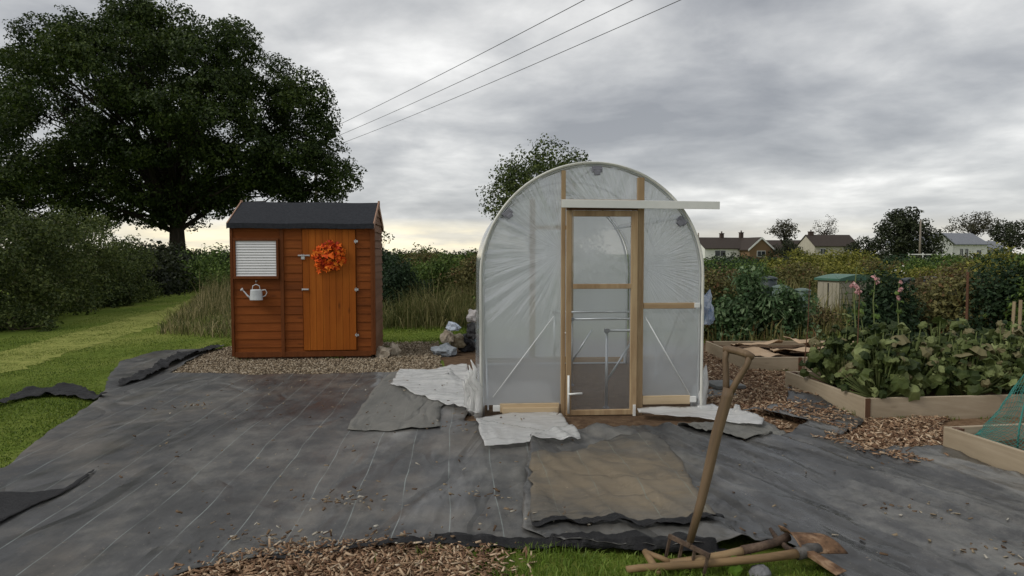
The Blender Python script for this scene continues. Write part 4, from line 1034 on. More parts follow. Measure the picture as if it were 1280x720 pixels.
M['twig'] = simple('twig', (.05,.04,.028), (.10,.08,.055), 9, .9, .1, 0, .3)

def tree(name, label, cat, base, sil, D, mat, nclump, crad, nper, leaf, trunk_r, depthf=.9, maxdepth=8, group=None, limbs=26, seed=1, fork=.35, holes=0, holer=1.0):
    """sil: crown outline in metres at the tree (x, z); real depth is given from the outline"""
    r = np.random.default_rng(seed)
    poly = np.array([[at(x,y,D).x-base.x, at(x,y,D).z] for x,y in sil])
    q = sample_poly(poly, nclump*2, r)[:nclump*2]
    d, _ = edgedist(q, poly)
    keep = d > crad*.35; q = q[keep][:nclump]; d = d[keep][:nclump]
    dep = np.minimum(maxdepth, d*depthf*1.6+crad*.6)
    sgn = r.uniform(-1,1,len(q)); yy = np.sign(sgn)*np.abs(sgn)**.6*dep
    cl = np.column_stack([q[:,0], yy, q[:,1], r.uniform(.55,1.1,len(q))*np.minimum(crad, d+crad*.4)])
    t = thing(name, label, cat, (base.x, D, 0), 0, group)
    P, Nn, Sz = cloud(cl, nper, leaf, r)
    if holes:
        hc = sample_poly(poly, holes, r); keep = np.ones(len(P), bool)
        for hx, hz_ in hc:
            rad_ = r.uniform(.15,.5)*holer; slope = r.uniform(-.05,.05)
            dd = ((P[:,0]-hx-slope*P[:,1])/1.3)**2+(P[:,2]-hz_)**2
            keep &= dd > (rad_*(.75+.35*np.sin(P[:,1]*2+hx)))**2
        P, Nn, Sz = P[keep], Nn[keep], Sz[keep]
    V, F = leaf_quads(P, Nn, Sz, r); np_obj('crown', V, F, mat, t)
    mb = MB(); top = poly[:,1].max(); low = poly[:,1].min(); fz = low+(top-low)*.05
    mid = Vector((0,0,fz+ (top-fz)*fork)); h = mid.z
    mb.tube([(0,0,-.1),(trunk_r*.1,0,h*.12),(0,.1*trunk_r,h*.5),mid], [trunk_r*1.5,trunk_r*1.05,trunk_r*.85,trunk_r*.45], 12)
    idx = r.permutation(len(cl))[:limbs]
    for k in idx:
        e = Vector(cl[k,:3]); s0 = r.uniform(.45,1.0); st = Vector((0,0,h*s0))
        m1 = st.lerp(e,.4)+Vector((0,0,(e-st).length*.10)); m2 = st.lerp(e,.75)+Vector(r.normal(0,.04*(e-st).length,3))
        rr = trunk_r*.33*r.uniform(.6,1.1)
        mb.tube([st, m1, m2, e], [rr, rr*.6, rr*.35, rr*.12], 6, False)
    mb.build('trunk', M['bark'], t, smooth=True)
    return t
# the big oak
oakb = at(222,340,39)
tree('oak_tree', 'huge dark oak tree behind the hedge at the left', 'oak tree', oakb,
     [(-70,250),(-60,150),(-20,140),(22,112),(24,72),(60,30),(100,28),(128,4),(190,4),(230,8),(265,28),(300,22),(322,42),(345,62),(357,78),(368,100),(388,92),(412,108),(418,128),(412,150),(425,180),(442,213),(460,234),(446,252),(400,252),(330,262),(285,268),(250,272),(225,292),(205,292),(188,272),(160,284),(130,300),(90,290),(60,312),(20,300),(-60,310)],
     39, M['oak'], 470, 1.25, 600, .175, .46, maxdepth=8.0, limbs=90, seed=4, fork=.22, holes=170, holer=1.0)
# tree behind the tunnel
tb_ = at(668,345,17)
tree('ash_tree', 'leafy green tree rising behind the top left of the tunnel', 'tree', tb_,
     [(603,250),(608,228),(622,214),(638,205),(645,186),(652,192),(664,180),(685,176),(700,180),(716,178),(733,192),(742,215),(760,270),(740,330),(680,330),(640,300),(612,282)],
     17, M['midtree'], 150, .50, 900, .075, .12, maxdepth=1.7, limbs=30, seed=8)
# sapling at the right of the shed
tree('sapling', 'thin sapling with sparse leaves behind the right side of the shed', 'sapling', at(478,345,24), [(470,285),(482,284),(491,292),(489,302),(482,312),(470,318),(462,300)], 24, M['midtree'], 12, .25, 200, .10, .03, maxdepth=.5, limbs=9, seed=9)
# far trees
FT = [('far_tree','brown thin tree above the brick bungalow','tree',(980,318),125,[(960,292),(961,283),(970,276),(985,273),(998,280),(1000,290),(990,300),(975,303)],'airy',40,1.1,38,.35,.3,'a'),
      ('far_tree','pale almost bare tall tree behind the middle house','tree',(1030,315),150,[(1010,292),(1016,278),(1028,266),(1044,268),(1050,282),(1046,300),(1024,302)],'airy',34,1.1,20,.32,.3,'a'),
      ('far_tree','large dark dense tree beside the telegraph pole','tree',(1130,322),90,[(1096,312),(1098,285),(1104,270),(1118,262),(1134,258),(1150,264),(1158,276),(1172,288),(1176,308),(1170,326),(1100,326)],'fartree',120,1.15,90,.34,.35,'a'),
      ('far_tree','round dark bush tree left of the large dense tree','tree',(1085,322),95,[(1062,326),(1058,312),(1066,302),(1080,294),(1096,298),(1104,312),(1104,326)],'fartree',50,.9,90,.30,.25,'a'),
      ('far_tree','wide open crowned tree behind the white house','tree',(1215,320),130,[(1178,290),(1182,280),(1196,272),(1208,262),(1226,262),(1240,272),(1252,280),(1254,292),(1230,296),(1200,294)],'airy',46,1.5,34,.36,.4,'a'),
      ('far_tree','dark tree closing the skyline at the right edge','tree',(1262,320),125,[(1244,300),(1246,282),(1260,274),(1280,276),(1310,282),(1318,304),(1280,312),(1250,310)],'fartree',60,1.4,60,.36,.4,'a'),
      ('far_tree','low dark tree between the two left houses','tree',(985,322),118,[(962,322),(966,306),(980,298),(996,300),(1008,312),(1012,322)],'fartree',36,1.0,70,.32,.25,'a'),
      ('far_tree','yellowish bush tree in front of the bungalow gable','tree',(1000,324),70,[(978,326),(984,314),(996,307),(1010,312),(1020,326)],'bushC',26,.55,130,.2,.12,'a')]
for k, (nm,lb,ct,bp,D,sil,mt,nc,cr_,npr,lf_,tr_,_) in enumerate(FT):
    tree(nm, lb, ct, at(bp[0],bp[1],D), sil, D, M[mt], nc, cr_, npr, lf_, tr_, maxdepth=4.5, limbs=24, seed=20+k, group='trees on the skyline')

# ------------------------------------------------------------------ hedges
def hedge(name, label, path, hts, wid, mat, nper, leaf, seed, crad=.5, core=True):
    r = np.random.default_rng(seed); t = thing(name, label, 'hedge', (path[0][0], path[0][1], 0)); o0 = np.array([path[0][0], path[0][1], 0])
    cl = []; cb = MB()
    for i in range(len(path)-1):
        a, b = np.array(path[i]), np.array(path[i+1]); Ls = np.linalg.norm(b-a); n = int(Ls*hts[i]*wid*1.5/crad)
        dirn = (b-a)/Ls; nr = np.array([-dirn[1], dirn[0]])
        for k in range(n):
            s = r.uniform(); H = hts[i]*(1-s)+hts[i+1]*s; w = wid/2
            o = r.uniform(-1,1); hz = r.uniform(0,1)
            H *= .92+.30*fbm(s*Ls*.7+i*9, 3, seed)
            z = hz*(H-crad*.6)*(1-.25*abs(o)**3)
            p = a+(b-a)*s+nr*o*w*(1-.3*hz)
            cl.append((p[0]-o0[0], p[1]-o0[1], z, crad*r.uniform(.6,1.15)))
    P, Nn, Sz = cloud(cl, nper, leaf, r, .9)
    V, F = leaf_quads(P, Nn, Sz, r); np_obj('foliage', V, F, mat, t)
    st = MB()
    for k in range(0):
        s = r.uniform(0, len(path)-1.001); i = int(s); p = np.array(path[i])+(np.array(path[i+1])-np.array(path[i]))*(s-i)
        b = Vector((p[0]-o0[0], p[1]-o0[1], 0)); st.tube([b, b+Vector((r.normal(0,.2), r.normal(0,.2), hts[i]*.5)), b+Vector((r.normal(0,.4), r.normal(0,.4), hts[i]*.92))], [.03,.02,.008], 5, False)
    return t
def off(p, dx, dy): return (p.x+dx, p.y+dy)
hedge('hedge', 'tall untidy green hedge along the left of the mown path', [(-12.5,8.0), off(G(0,415),-1.3,.3), off(G(110,394),-1.2,.6), off(G(190,374),-1.2,.8)], [2.9,2.85,2.75,2.3], 2.2, M['hedge'], 2300, .075, 51, .42)
hedge('hedge', 'dark shaded hedge beneath the oak at the end of the path', [off(G(190,374),-1.4,1.5), (-15.5,31), (-11,35), (-6,36.5)], [2.1,2.0,1.95,1.8], 2.6, M['shadedhedge'], 420, .15, 52, .7)
hedge('hedge', 'far field hedge between shed and tunnel', [(-14,27), (-5,25), (0,24), (4,25.5), (8,28)], [1.75,1.72,1.78,1.6,1.4], 3.0, M['bushA'], 620, .11, 53, .55)
hedge('hedge', 'long low hedge across the far side of the allotments', [(8,62), (30,66), (60,72), (95,80)], [1.35,1.3,1.3,1.3], 3.0, M['fartree'], 60, .28, 54, 1.0)
hedge('hedge', 'distant field hedge on the horizon behind the oak', [(-95,75), (-60,85), (-20,95), (10,100)], [2.0,2.0,1.9,2.0], 4.0, M['fartree'], 50, .34, 55, 1.2)

# ------------------------------------------------------------------ shrubs
def shrub(name, label, cat, x, yb, Y, wpx, ytop, mat, seed, leaf=.09, dens=260, group=None, blob=.24):
    r = np.random.default_rng(seed); c = at(x, 400, Y); w = wpx/FPX*Y/2; h = at(x, ytop, Y).z
    h = max(.35, h); cl = []
    n = int(26+10*w*h)
    for k in range(n):
        a = r.uniform(0, 6.283); q = r.uniform(0,1)**.5; z = r.uniform(.05,1)
        k2 = math.sqrt(max(.05, 1-(z*.9)**2.4))
        cl.append((math.cos(a)*q*w*k2, math.sin(a)*q*w*.8*k2, z*h*(.86+.1*r.normal()), min(blob, h*.4)*r.uniform(.6,1.2)*(1+w*.15)))
    t = thing(name, label, cat, (c.x, Y, 0), 0, group)
    P, Nn, Sz = cloud(cl, dens*5/ (leaf/.09)**2, leaf, r, .9); P[:,2] = np.maximum(P[:,2], .01)
    V, F = leaf_quads(P, Nn, Sz, r); np_obj('foliage', V, F, mat, t)
    st = MB()
    for k in range(9):
        e = cl[k]; st.tube([(0,0,0),(e[0]*.4,e[1]*.4,e[2]*.6),(e[0],e[1],e[2]+.05)], [.02,.012,.005], 5, False)
    st.build('stems', M['twig'], t)
    return t
SH = [ # x, Y, wpx, ytop, mat, label
 (1106,9.6,44,360,'bushD','dark green rounded bush right in front of the green lidded storage box'),
 (1150,10.5,90,372,'bushB','olive bush between the dark bush and the stakes'),
 (1215,9.6,110,352,'bushB','tall brown green tangle behind the squash'),
 (1275,9.0,110,330,'bushD','dark tall bush at the right edge behind the stakes'),
 (1330,8.6,120,318,'bushA','leafy bush just beyond the right edge'),
 (1190,13.5,120,342,'bushE','rusty brown flowering bush right of the black barrels'),
 (1250,14,120,318,'bushC','tall yellow green climbing bush before the white house'),
 (1015,12.6,70,386,'bushE','low brown stems left of the storage box'),
 (892,11.2,46,352,'bushB','dry olive weeds close against the right of the tunnel'),
 (895,14.5,70,345,'bushE','reddish brown weeds behind the tunnel side'),
 (925,20,110,338,'bushA','green bush below the bungalow'),
 (880,24,120,332,'bushD','dark bush right behind the tunnel'),
 (985,24,110,336,'bushB','olive bush behind the water butts'),
 (1000,31,120,326,'bushC','yellow green bush above the storage box lid left'),
 (1060,26,120,334,'bushC','green row of shrubs behind the storage box'),
 (1045,38,110,322,'bushC','bright shrub below the middle house'),
 (1105,33,130,332,'bushB','olive shrubs with white flowers behind the storage box'),
 (1140,22,110,340,'bushC','green shrub right behind the black barrels'),
 (1165,30,130,332,'bushA','green shrubs below the telegraph pole'),
 (1220,24,120,334,'bushB','olive shrubs in front of the white house'),
 (1275,26,130,326,'bushA','green shrubs below the white house at the right'),
 (940,40,140,328,'bushD','dark row of shrubs under the brick bungalow'),
 (880,46,140,326,'bushA','shrubs seen beside the tunnel top right foot'),
 (1100,48,170,326,'bushD','dark shrubs in front of the large dense tree'),
 (1200,50,170,325,'bushA','low green shrubs before the white house gable'),
 (1290,44,170,324,'bushD','dark shrubs below the roofs at the right edge'),
 (1340,18,150,330,'bushB','olive shrubs past the right edge'),
 (1400,13,170,330,'bushA','large green shrub past the right edge'),
 (500,15.5,60,335,'bushD','dark green weed clump right of the shed'),
 (480,20,60,322,'bushD','dark shrub behind the right shed corner'),
 (545,18,90,322,'bushA','green shrub in the bank between shed and tunnel'),
 (600,17,70,316,'bushB','olive shrub beside the tunnel left side'),
 (528,22,70,318,'bushB','olive shrub on the skyline between shed and tunnel'),
 (650,14,90,330,'bushA','green shrub behind the polytunnel'),
 (740,15,110,335,'bushA','green shrub behind the far end of the polytunnel'),
 (835,16,110,335,'bushB','olive shrub behind the right side of the polytunnel'),
 (20,12.4,90,385,'hedge','nettles and brambles at the foot of the hedge'),
]
for k, (x,Y,w,yt,mt,lb) in enumerate(SH):
    shrub('shrub', lb, 'shrub', x, 0, Y, w, yt, M[mt], 100+k, leaf=max(.065, .0042*Y), dens=300, group='overgrown plants on the allotments', blob=.2+.01*Y)
ug = sample_poly(np.array([(2.6,10.4),(3.6,9.9),(4.3,8.2),(12,8.4),(40,60),(3,60),(2.8,14)]), 30000, rng, 14)
V, F = blades(ug, (.15,.6), (.012,.03), rng, .5)
V3, F3 = blades(sample_poly(np.array([(2.8,13),(7,12),(14,16),(34,45),(3.5,45)]), 7000, rng, 18), (.6,1.25), (.010,.022), rng, .35)
tag(np_obj('tall_grass', V3, F3, M['weedgrass']), 'seeding stalks standing among the plants on the far plots', 'tall grass', kind='stuff')
tag(np_obj('undergrowth', V, F, M['bushB']), 'rough undergrowth filling the allotment plots beyond the beds', 'undergrowth', kind='stuff')

tuf = []
for m4, pts in ((B2m, [((0,-.02),(2.6,-.02),60),((-.03,0),(-.03,1.3),40)]), (B1m, [((0,-.02),(2.2,-.02),60)]), (shed_mat, [((-.05,-.03),(1.9,-.03),40),((1.9,0),(1.9,1.1),60),((-.04,0),(-.04,1),50)]), (tun_mat, [((-1.0,.1),(-1.0,2.6),90),((1.02,.2),(1.02,2.6),110)])):
    for a, b, n in pts:
        for k in range(n):
            t_ = rng.uniform(); q_ = m4 @ Vector((a[0]+(b[0]-a[0])*t_, a[1]+(b[1]-a[1])*t_, 0))
            if fbm(q_.x*3, q_.y*3, 5) > -.05: tuf += [(q_.x+rng.normal(0,.02), q_.y+rng.normal(0,.02)) for _ in range(7)]
V, F = blades(np.array(tuf), (.03,.11), (.003,.007), rng, .8, .01)
tag(np_obj('grass', V, F, M['blade']), 'small tufts of grass growing along the foot of the beds, shed and tunnel', 'grass', kind='stuff')
# silvery leafy plants left of the storage box
M['silver'] = foliage('silvery_leaf', (.03,.065,.022), (.075,.13,.05), (.21,.28,.15), 2, .25, .55)
def strap(label, x, Y, ytop, wpx, n, seed, mat='silver'):
    r = random.Random(seed); c = at(x, 400, Y); h = at(x, ytop, Y).z; w = wpx/FPX*Y/2
    t = thing('cardoon_plant', label, 'plant', (c.x, Y, 0), 0, 'silvery plants left of the storage box')
    mb = MB()
    for k in range(n):
        a = r.uniform(0,6.283); ln = r.uniform(.5,1.0); H = h*r.uniform(.45,1.0); wd = r.uniform(.014,.034)
        pts = []
        for s in np.linspace(0,1,9):
            rad = w*ln*(s**1.3); z = H*math.sin(min(1,s*1.25)*math.pi/2)*(1-.22*max(0,s-.6)/.4)
            pts.append(Vector((math.cos(a)*rad, math.sin(a)*rad, z)))
        sd = Vector((-math.sin(a), math.cos(a), 0)); base = len(mb.v)
        for i, p in enumerate(pts):
            s = i/8; ww = wd*math.sin(math.pi*min(.98,s*.85+.13))*(1.25 if i % 2 else .65)
            mb.v += [tuple(p-sd*ww+Vector((0,0,ww*.4))), tuple(p), tuple(p+sd*ww+Vector((0,0,ww*.4)))]
        for i in range(8):
            b = base+i*3; mb.f += [(b,b+1,b+4,b+3),(b+1,b+2,b+5,b+4)]
    mb.build('leaves', M[mat], t); return t
def silv(x, Y, w, yt, sd, lb):
    shrub('leafy_plant', lb, 'plant', x, 0, Y, w, yt, M['silver'], sd, leaf=.08, dens=330, group='silvery plants left of the storage box', blob=.2)
silv(938,11.3,56,338,301,'tall grey green leafy clump with ragged outline left of the storage box')
silv(985,11.0,60,362,302,'lower grey green leafy clump in front of the water butts')
silv(912,10.8,40,372,303,'small grey green clump between tunnel and back bed')
strap('silvery green cardoon with the tallest leaves left of the storage box', 930, 11.6, 336, 84, 120, 1)
strap('silver green cardoon drooping towards the raised bed', 962, 11.2, 362, 92, 120, 2)
strap('smaller blue green leafy plant beside the water butts', 990, 11.4, 372, 58, 110, 3)
strap('low silver plant close to the tunnel wall', 905, 11.0, 378, 44, 90, 4)

# tall pink flowering stalk
def flower(label, x, y0, Y, ytop, seed, col, nf=7, sp=.10):
    r = random.Random(seed); c = at(x, y0, Y); h = at(x, ytop, Y).z; t = thing('hollyhock', label, 'flower', (c.x, Y, 0.13 if Y < 7.5 else 0))
    h -= t.location.z; st = MB(); st.tube([(0,0,0),(.02,0,h*.4),(-.01,0,h*.75),(.01,0,h)], [.010,.009,.007,.004], 6)
    lf = MB()
    for k in range(12):
        z = r.uniform(.15,.9)*h; a = r.uniform(0,6.28); d = r.uniform(.03,.11); bigleaf(lf, Vector((math.cos(a)*d, math.sin(a)*d, z)), Vector((math.cos(a),math.sin(a),.7)), Vector((math.cos(a),math.sin(a),-.3)), r.uniform(.02,.045), 5, .3)
    st.build('stem', M['squashstem'], t); lf.build('leaves', M['bushA'], t)
    for k in range(nf):
        a = r.uniform(0,6.28); p = Vector((math.cos(a)*sp*r.uniform(.1,1), -abs(math.sin(a))*.05, h-r.uniform(0,.26)))
        fl = MB()
        for j in range(7):
            v, f = leafshape(p+Vector((r.uniform(-1,1),r.uniform(-1,1),r.uniform(-1,1)))*.014, Vector((r.gauss(0,.6),-1,r.gauss(.3,.6))), Vector((0,0,1)), r.uniform(.014,.025), 4, cup=.4); fl.add(v, f)
        fl.build('blossom', col, t)
M['pink'] = islandmat('pink_petals', [(.1,(.36,.14,.15)), (.5,(.48,.24,.24)), (1,(.55,.38,.36))], .6)
M['white_petal'] = islandmat('white_petals', [(.1,(.5,.5,.42)), (1,(.75,.74,.68))], .6)
flower('tall stalk with pink blossoms rising out of the squash bed', 1068, 400, 6.6, 333, 3, M['pink'], 7, .05)
flower('shorter pink flowering stalk right of the tall one', 1092, 400, 7.6, 344, 5, M['pink'], 3, .04)
flower('pink flowers at the right side of the dark bush', 1122, 400, 9.0, 352, 6, M['pink'], 5, .07)
flower('pink flowers on the rusty bush right of the barrels', 1178, 400, 11.5, 356, 7, M['pink'], 5, .12)
flower('white flowers above the storage box', 1118, 400, 20, 331, 8, M['white_petal'], 6, .25)
for k, (x,y,Y,l) in enumerate([(1005,452,7.6,'thin bare cane standing at the left end of the squash bed'),(1066,470,6.1,'dark thin cane beside the tall pink stalk')]):
    a = at(x,y,Y); q = MB(); q.tube([(0,0,0),(.01,0,.5),(-.01,0,1.0)],[.006,.005,.004],6); o = q.build('cane', M['post'], None); o.location = (a.x,Y,.1 if k else .1); o.rotation_euler=(0,R(3),0); tag(o, l, 'cane')
# ------------------------------------------------------------------ storage box
M['resin'] = simple('beige_resin', (.30,.275,.21), (.35,.32,.25), 4, .6, .3, 0, .1)
M['greenlid'] = simple('green_lid', (.045,.12,.085), (.07,.155,.11), 5, .5, .4, 0, .1)
gb = G(1048,394); sb = thing('storage_box', 'low beige plastic garden storage box with a green lid', 'storage box', gb, R(24))
hb = .78
q = MB(); q.bb((0,0,0),(1.25,.60,hb)); q.build('body', M['resin'], sb, bevel=.01)
for k in range(5):
    q = MB(); q.bb((.04,-.012,.10+.13*k),(.60,-.001,.205+.13*k)); q.bb((.64,-.012,.10+.13*k),(1.21,-.001,.205+.13*k)); q.build('front_panel', M['resin'], sb, bevel=.006)
q = MB()
for k in range(4): q.bb((-.01,.06+.125*k,.06),(-.001,.16+.125*k,hb-.05))
q.build('side_panel', M['resin'], sb, bevel=.004)
q = MB(); q.bb((-.014,.27,.06),(-.011,.30,hb-.06)); q.build('side_gap', M['black'], sb)
q = MB(); n = 10
for i in range(n):
    x0 = -.05+1.35*i/n; x1 = -.05+1.35*(i+1)/n; z = lambda x: hb+.05+.09*math.sin(math.pi*(x+.05)/1.35)
    q.add([(x0,-.06,hb+.002),(x1,-.06,hb+.002),(x1,.66,hb+.002),(x0,.66,hb+.002),(x0,-.06,z(x0)),(x1,-.06,z(x1)),(x1,.66,z(x1)),(x0,.66,z(x0))],[(0,3,2,1),(4,5,6,7),(0,1,5,4),(2,3,7,6)]+([(0,4,7,3)] if i==0 else [])+([(1,2,6,5)] if i==n-1 else []))
q.build('lid', M['greenlid'], sb, smooth=False)

# ------------------------------------------------------------------ water butts
def butt(label, x, Y, wpx, ytop, m, lid=None):
    c = at(x, 400, Y); r0 = wpx/FPX*Y/2; h = at(x, ytop, Y).z
    t = thing('water_butt', label, 'water butt', (c.x, Y, 0)); n = 28
    prof = [(0,0),(.86,0),(.88,.02),(.92,.3),(1.0,.32),(.98,.36),(.97,.66),(1.02,.68),(1.0,.72),(.96,.96),(0,.96)]
    q = MB()
    for a, b in prof:
        for k in range(n): q.v.append((a*r0*math.cos(6.28318*k/n), a*r0*math.sin(6.28318*k/n), b*h))
    for i in range(len(prof)-1):
        for k in range(n): q.f.append((i*n+k, i*n+(k+1)%n, (i+1)*n+(k+1)%n, (i+1)*n+k))
    q.build('barrel', m, t, smooth=True)
    q = MB(); prof = [(1.03,.955),(1.05,.965),(1.05,.985),(.9,1.01),(.3,1.04),(0,1.045)]
    for a, b in prof:
        for k in range(n): q.v.append((a*r0*math.cos(6.28318*k/n), a*r0*math.sin(6.28318*k/n), b*h))
    for i in range(len(prof)-1):
        for k in range(n): q.f.append((i*n+k, i*n+(k+1)%n, (i+1)*n+(k+1)%n, (i+1)*n+k))
    q.build('lid', lid or m, t, smooth=True)
M['bluedark'] = simple('dark_butt', (.02,.03,.035), (.035,.045,.05), 5, .5, .4, 0, .05)
M['greybin'] = simple('grey_bin', (.07,.11,.09), (.10,.14,.12), 5, .5, .4, 0, .05)
butt('black water butt right of the green lidded box', 1134, 14.8, 18, 349, M['bluedark'])
butt('dark water butt farther right among the bushes', 1161, 16.0, 24, 347, M['bluedark'])
butt('dark barrel behind the silvery plants', 960, 14.6, 20, 347, M['bluedark'])
butt('pale green bin in front of the dark barrel', 975, 12.9, 20, 358, M['greybin'])
butt('pale green water butt half hidden by silvery plants', 1002, 12.9, 20, 362, M['greybin'])

# ------------------------------------------------------------------ houses
M['render'] = simple('white_render', (.66,.66,.63), (.75,.75,.71), 1.5, .85, .2, 0, .05)
M['cream'] = simple('cream_render', (.40,.37,.30), (.47,.44,.36), 1.5, .85, .2, 0, .05)
M['brick'] = simple('brown_brick', (.15,.095,.055), (.21,.14,.08), 6, .9, .1, 0, .2)
M['tile'] = simple('dark_tiles', (.04,.032,.028), (.06,.048,.040), 4, .85, .2, 0, .2)
M['slate'] = simple('grey_slate', (.15,.16,.18), (.20,.21,.23), 4, .7, .3, 0, .2)
M['glass'] = simple('dark_glass', (.02,.025,.03), (.03,.035,.04), 3, .1, .5, 0, 0)
M['chimbrick'] = simple('chimney_brick', (.06,.045,.038), (.09,.065,.055), 6, .9, .1, 0, .2)
def gable(par, m_wall, m_roof, x0, x1, y0, y1, ze, zr, axis='x', ov=.35, barge=None):
    """ridge along axis"""
    q = MB()
    if axis == 'x':
        ym = (y0+y1)/2
        q.add([(x0,y0,0),(x1,y0,0),(x1,y1,0),(x0,y1,0),(x0,y0,ze),(x1,y0,ze),(x1,y1,ze),(x0,y1,ze),(x0,ym,zr),(x1,ym,zr)],
              [(0,1,5,4),(2,3,7,6),(1,2,6,9,5),(3,0,4,8,7),(0,3,2,1)])
    else:
        xm = (x0+x1)/2
        q.add([(x0,y0,0),(x1,y0,0),(x1,y1,0),(x0,y1,0),(x0,y0,ze),(x1,y0,ze),(x1,y1,ze),(x0,y1,ze),(xm,y0,zr),(xm,y1,zr)],
              [(3,0,4,7),(1,2,6,5),(0,1,5,8,4),(2,3,7,9,6),(0,3,2,1)])
    q.build('wall', m_wall, par)
    q = MB(); t = .14
    for s in (0,1):
        if axis == 'x':
            ym = (y0+y1)/2; sl = (zr-ze)/(ym-y0); ye = y0-ov if s == 0 else y1+ov; z_ = ze-ov*sl+.05
            a = [(x0-ov*.5,ye,z_),(x1+ov*.5,ye,z_),(x1+ov*.5,ym,zr+.05),(x0-ov*.5,ym,zr+.05)]
        else:
            xm = (x0+x1)/2; sl = (zr-ze)/(xm-x0); xe = x0-ov if s == 0 else x1+ov; z_ = ze-ov*sl+.05
            a = [(xe,y0-ov*.5,z_),(xe,y1+ov*.5,z_),(xm,y1+ov*.5,zr+.05),(xm,y0-ov*.5,zr+.05)]
        q.add(a+[(p[0],p[1],p[2]+t) for p in a], [(0,1,2,3),(4,5,6,7),(0,1,5,4),(1,2,6,5),(2,3,7,6),(3,0,4,7)])
    rf = q.build('roof', m_roof, par)
    if barge is not None:
        q = MB(); xm = (x0+x1)/2; sl = (zr-ze)/(xm-x0)
        for xe in (x0-ov, x1+ov):
            z_ = ze-ov*sl+.04; y = y0-ov*.5-.06
            q.add([(xe,y,z_-.12),(xm,y,zr-.12),(xm,y,zr+.22),(xe,y,z_+.22),(xe,y+.05,z_-.12),(xm,y+.05,zr-.12),(xm,y+.05,zr+.22),(xe,y+.05,z_+.22)],[(0,1,2,3),(4,7,6,5),(0,4,5,1),(3,2,6,7),(0,3,7,4)])
        q.build('barge_board', M['whiteplastic'], par)
    return rf
def window(par, x, z, w, h, y):
    q = MB(); q.bb((x-w/2,y-.05,z),(x+w/2,y-.005,z+h)); f = q.build('window', M['whiteplastic'], par)
    q = MB(); q.bb((x-w/2+.08,y-.065,z+.08),(x-.04,y-.051,z+h-.08)); q.bb((x+.04,y-.065,z+.08),(x+w/2-.08,y-.051,z+h-.08)); q.build('pane', M['glass'], f)
def chimney(par, x, y, z, h=1.0, w=.6):
    q = MB(); q.bb((x-w/2,y-.3,z-.8),(x+w/2,y+.3,z+h)); q.bb((x-w/2-.06,y-.36,z+h),(x+w/2+.06,y+.36,z+h+.12)); q.tube([(x,y,z+h+.12),(x,y,z+h+.45)],.12,10)
    q.build('chimney', M['chimbrick'], par)
D = 120; p = at(881,325,D)
h1 = thing('bungalow', 'bungalow with dark tiled roof, white side gable and brown brick front gable', 'house', (p.x,D,0), R(14))
r1 = gable(h1, M['render'], M['tile'], 0, 10.5, 0, 6.5, 2.35, 4.15)
r2 = gable(h1, M['brick'], M['tile'], 6.9, 11.5, -3, 3, 2.2, 4.1, 'y', barge=1)
chimney(r1, 5.2, 3.25, 4.1, .9); chimney(r1, 9.2, 3.25, 4.1, 1.1)
window(h1, 3.0, .9, 2.2, 1.1, 0); window(h1, 9.2, .8, 1.7, 1.1, -3)
p = at(866,325,D+14); h0 = thing('house', 'dark roofed house glimpsed just behind the tunnel edge', 'house', (p.x,D+14,0), R(5))
gable(h0, M['cream'], M['tile'], 0, 6, 0, 6, 2.4, 4.3)
D = 130; p = at(1018,325,D)
h2 = thing('house', 'cream house with grey roof and chimney between the two thin trees', 'house', (p.x,D,0), R(8))
r1 = gable(h2, M['cream'], M['tile'], 0, 9, 0, 6, 2.9, 4.9); chimney(r1, 1.0, 3, 4.9, .7, .9); window(h2, 1.7, 1.2, 1.2, 1.2, 0)
p = at(965,325,D+8); h4 = thing('house', 'low dark roofed house behind the bungalow', 'house', (p.x,D+8,0), R(3))
gable(h4, M['brick'], M['tile'], 0, 9, 0, 6, 2.2, 4.0)
D = 100; p = at(1160,325,D)
h3 = thing('white_house', 'white house with twin gables and a pale slate roof', 'house', (p.x,D,0), R(16))
r1 = gable(h3, M['render'], M['slate'], 0, 4.6, 0, 8, 2.8, 4.25, 'y')
r2 = gable(h3, M['render'], M['slate'], 4.7, 12.5, 1.0, 6.5, 2.85, 4.4); gable(h3, M['render'], M['slate'], 12.6, 17, 1.4, 6.0, 1.9, 3.2)
window(h3, 7.4, .8, .7, 1.4, 1.0); window(h3, 8.4, .8, .7, 1.4, 1.0); window(h3, 10.8, .9, 1.0, 1.1, 1.0); window(h3, 14.6, .6, 1.6, 1.0, 1.4); window(h3, 2.3, 1.2, .8, .9, 0)
# low white field gate / rail far away
p = at(1136,322,78); q = MB(); q.bb((0,0,.9),(5,.04,1.02)); q.bb((0,0,.4),(5,.04,.5)); 
for k in range(4): q.bb((k*1.6,.041,0),(k*1.6+.1,.12,1.15))
o = q.build('field_gate', M['whiteplastic'], None); o.location = (p.x,78,.35); tag(o, 'white rail gate glimpsed below the large dense tree', 'gate')

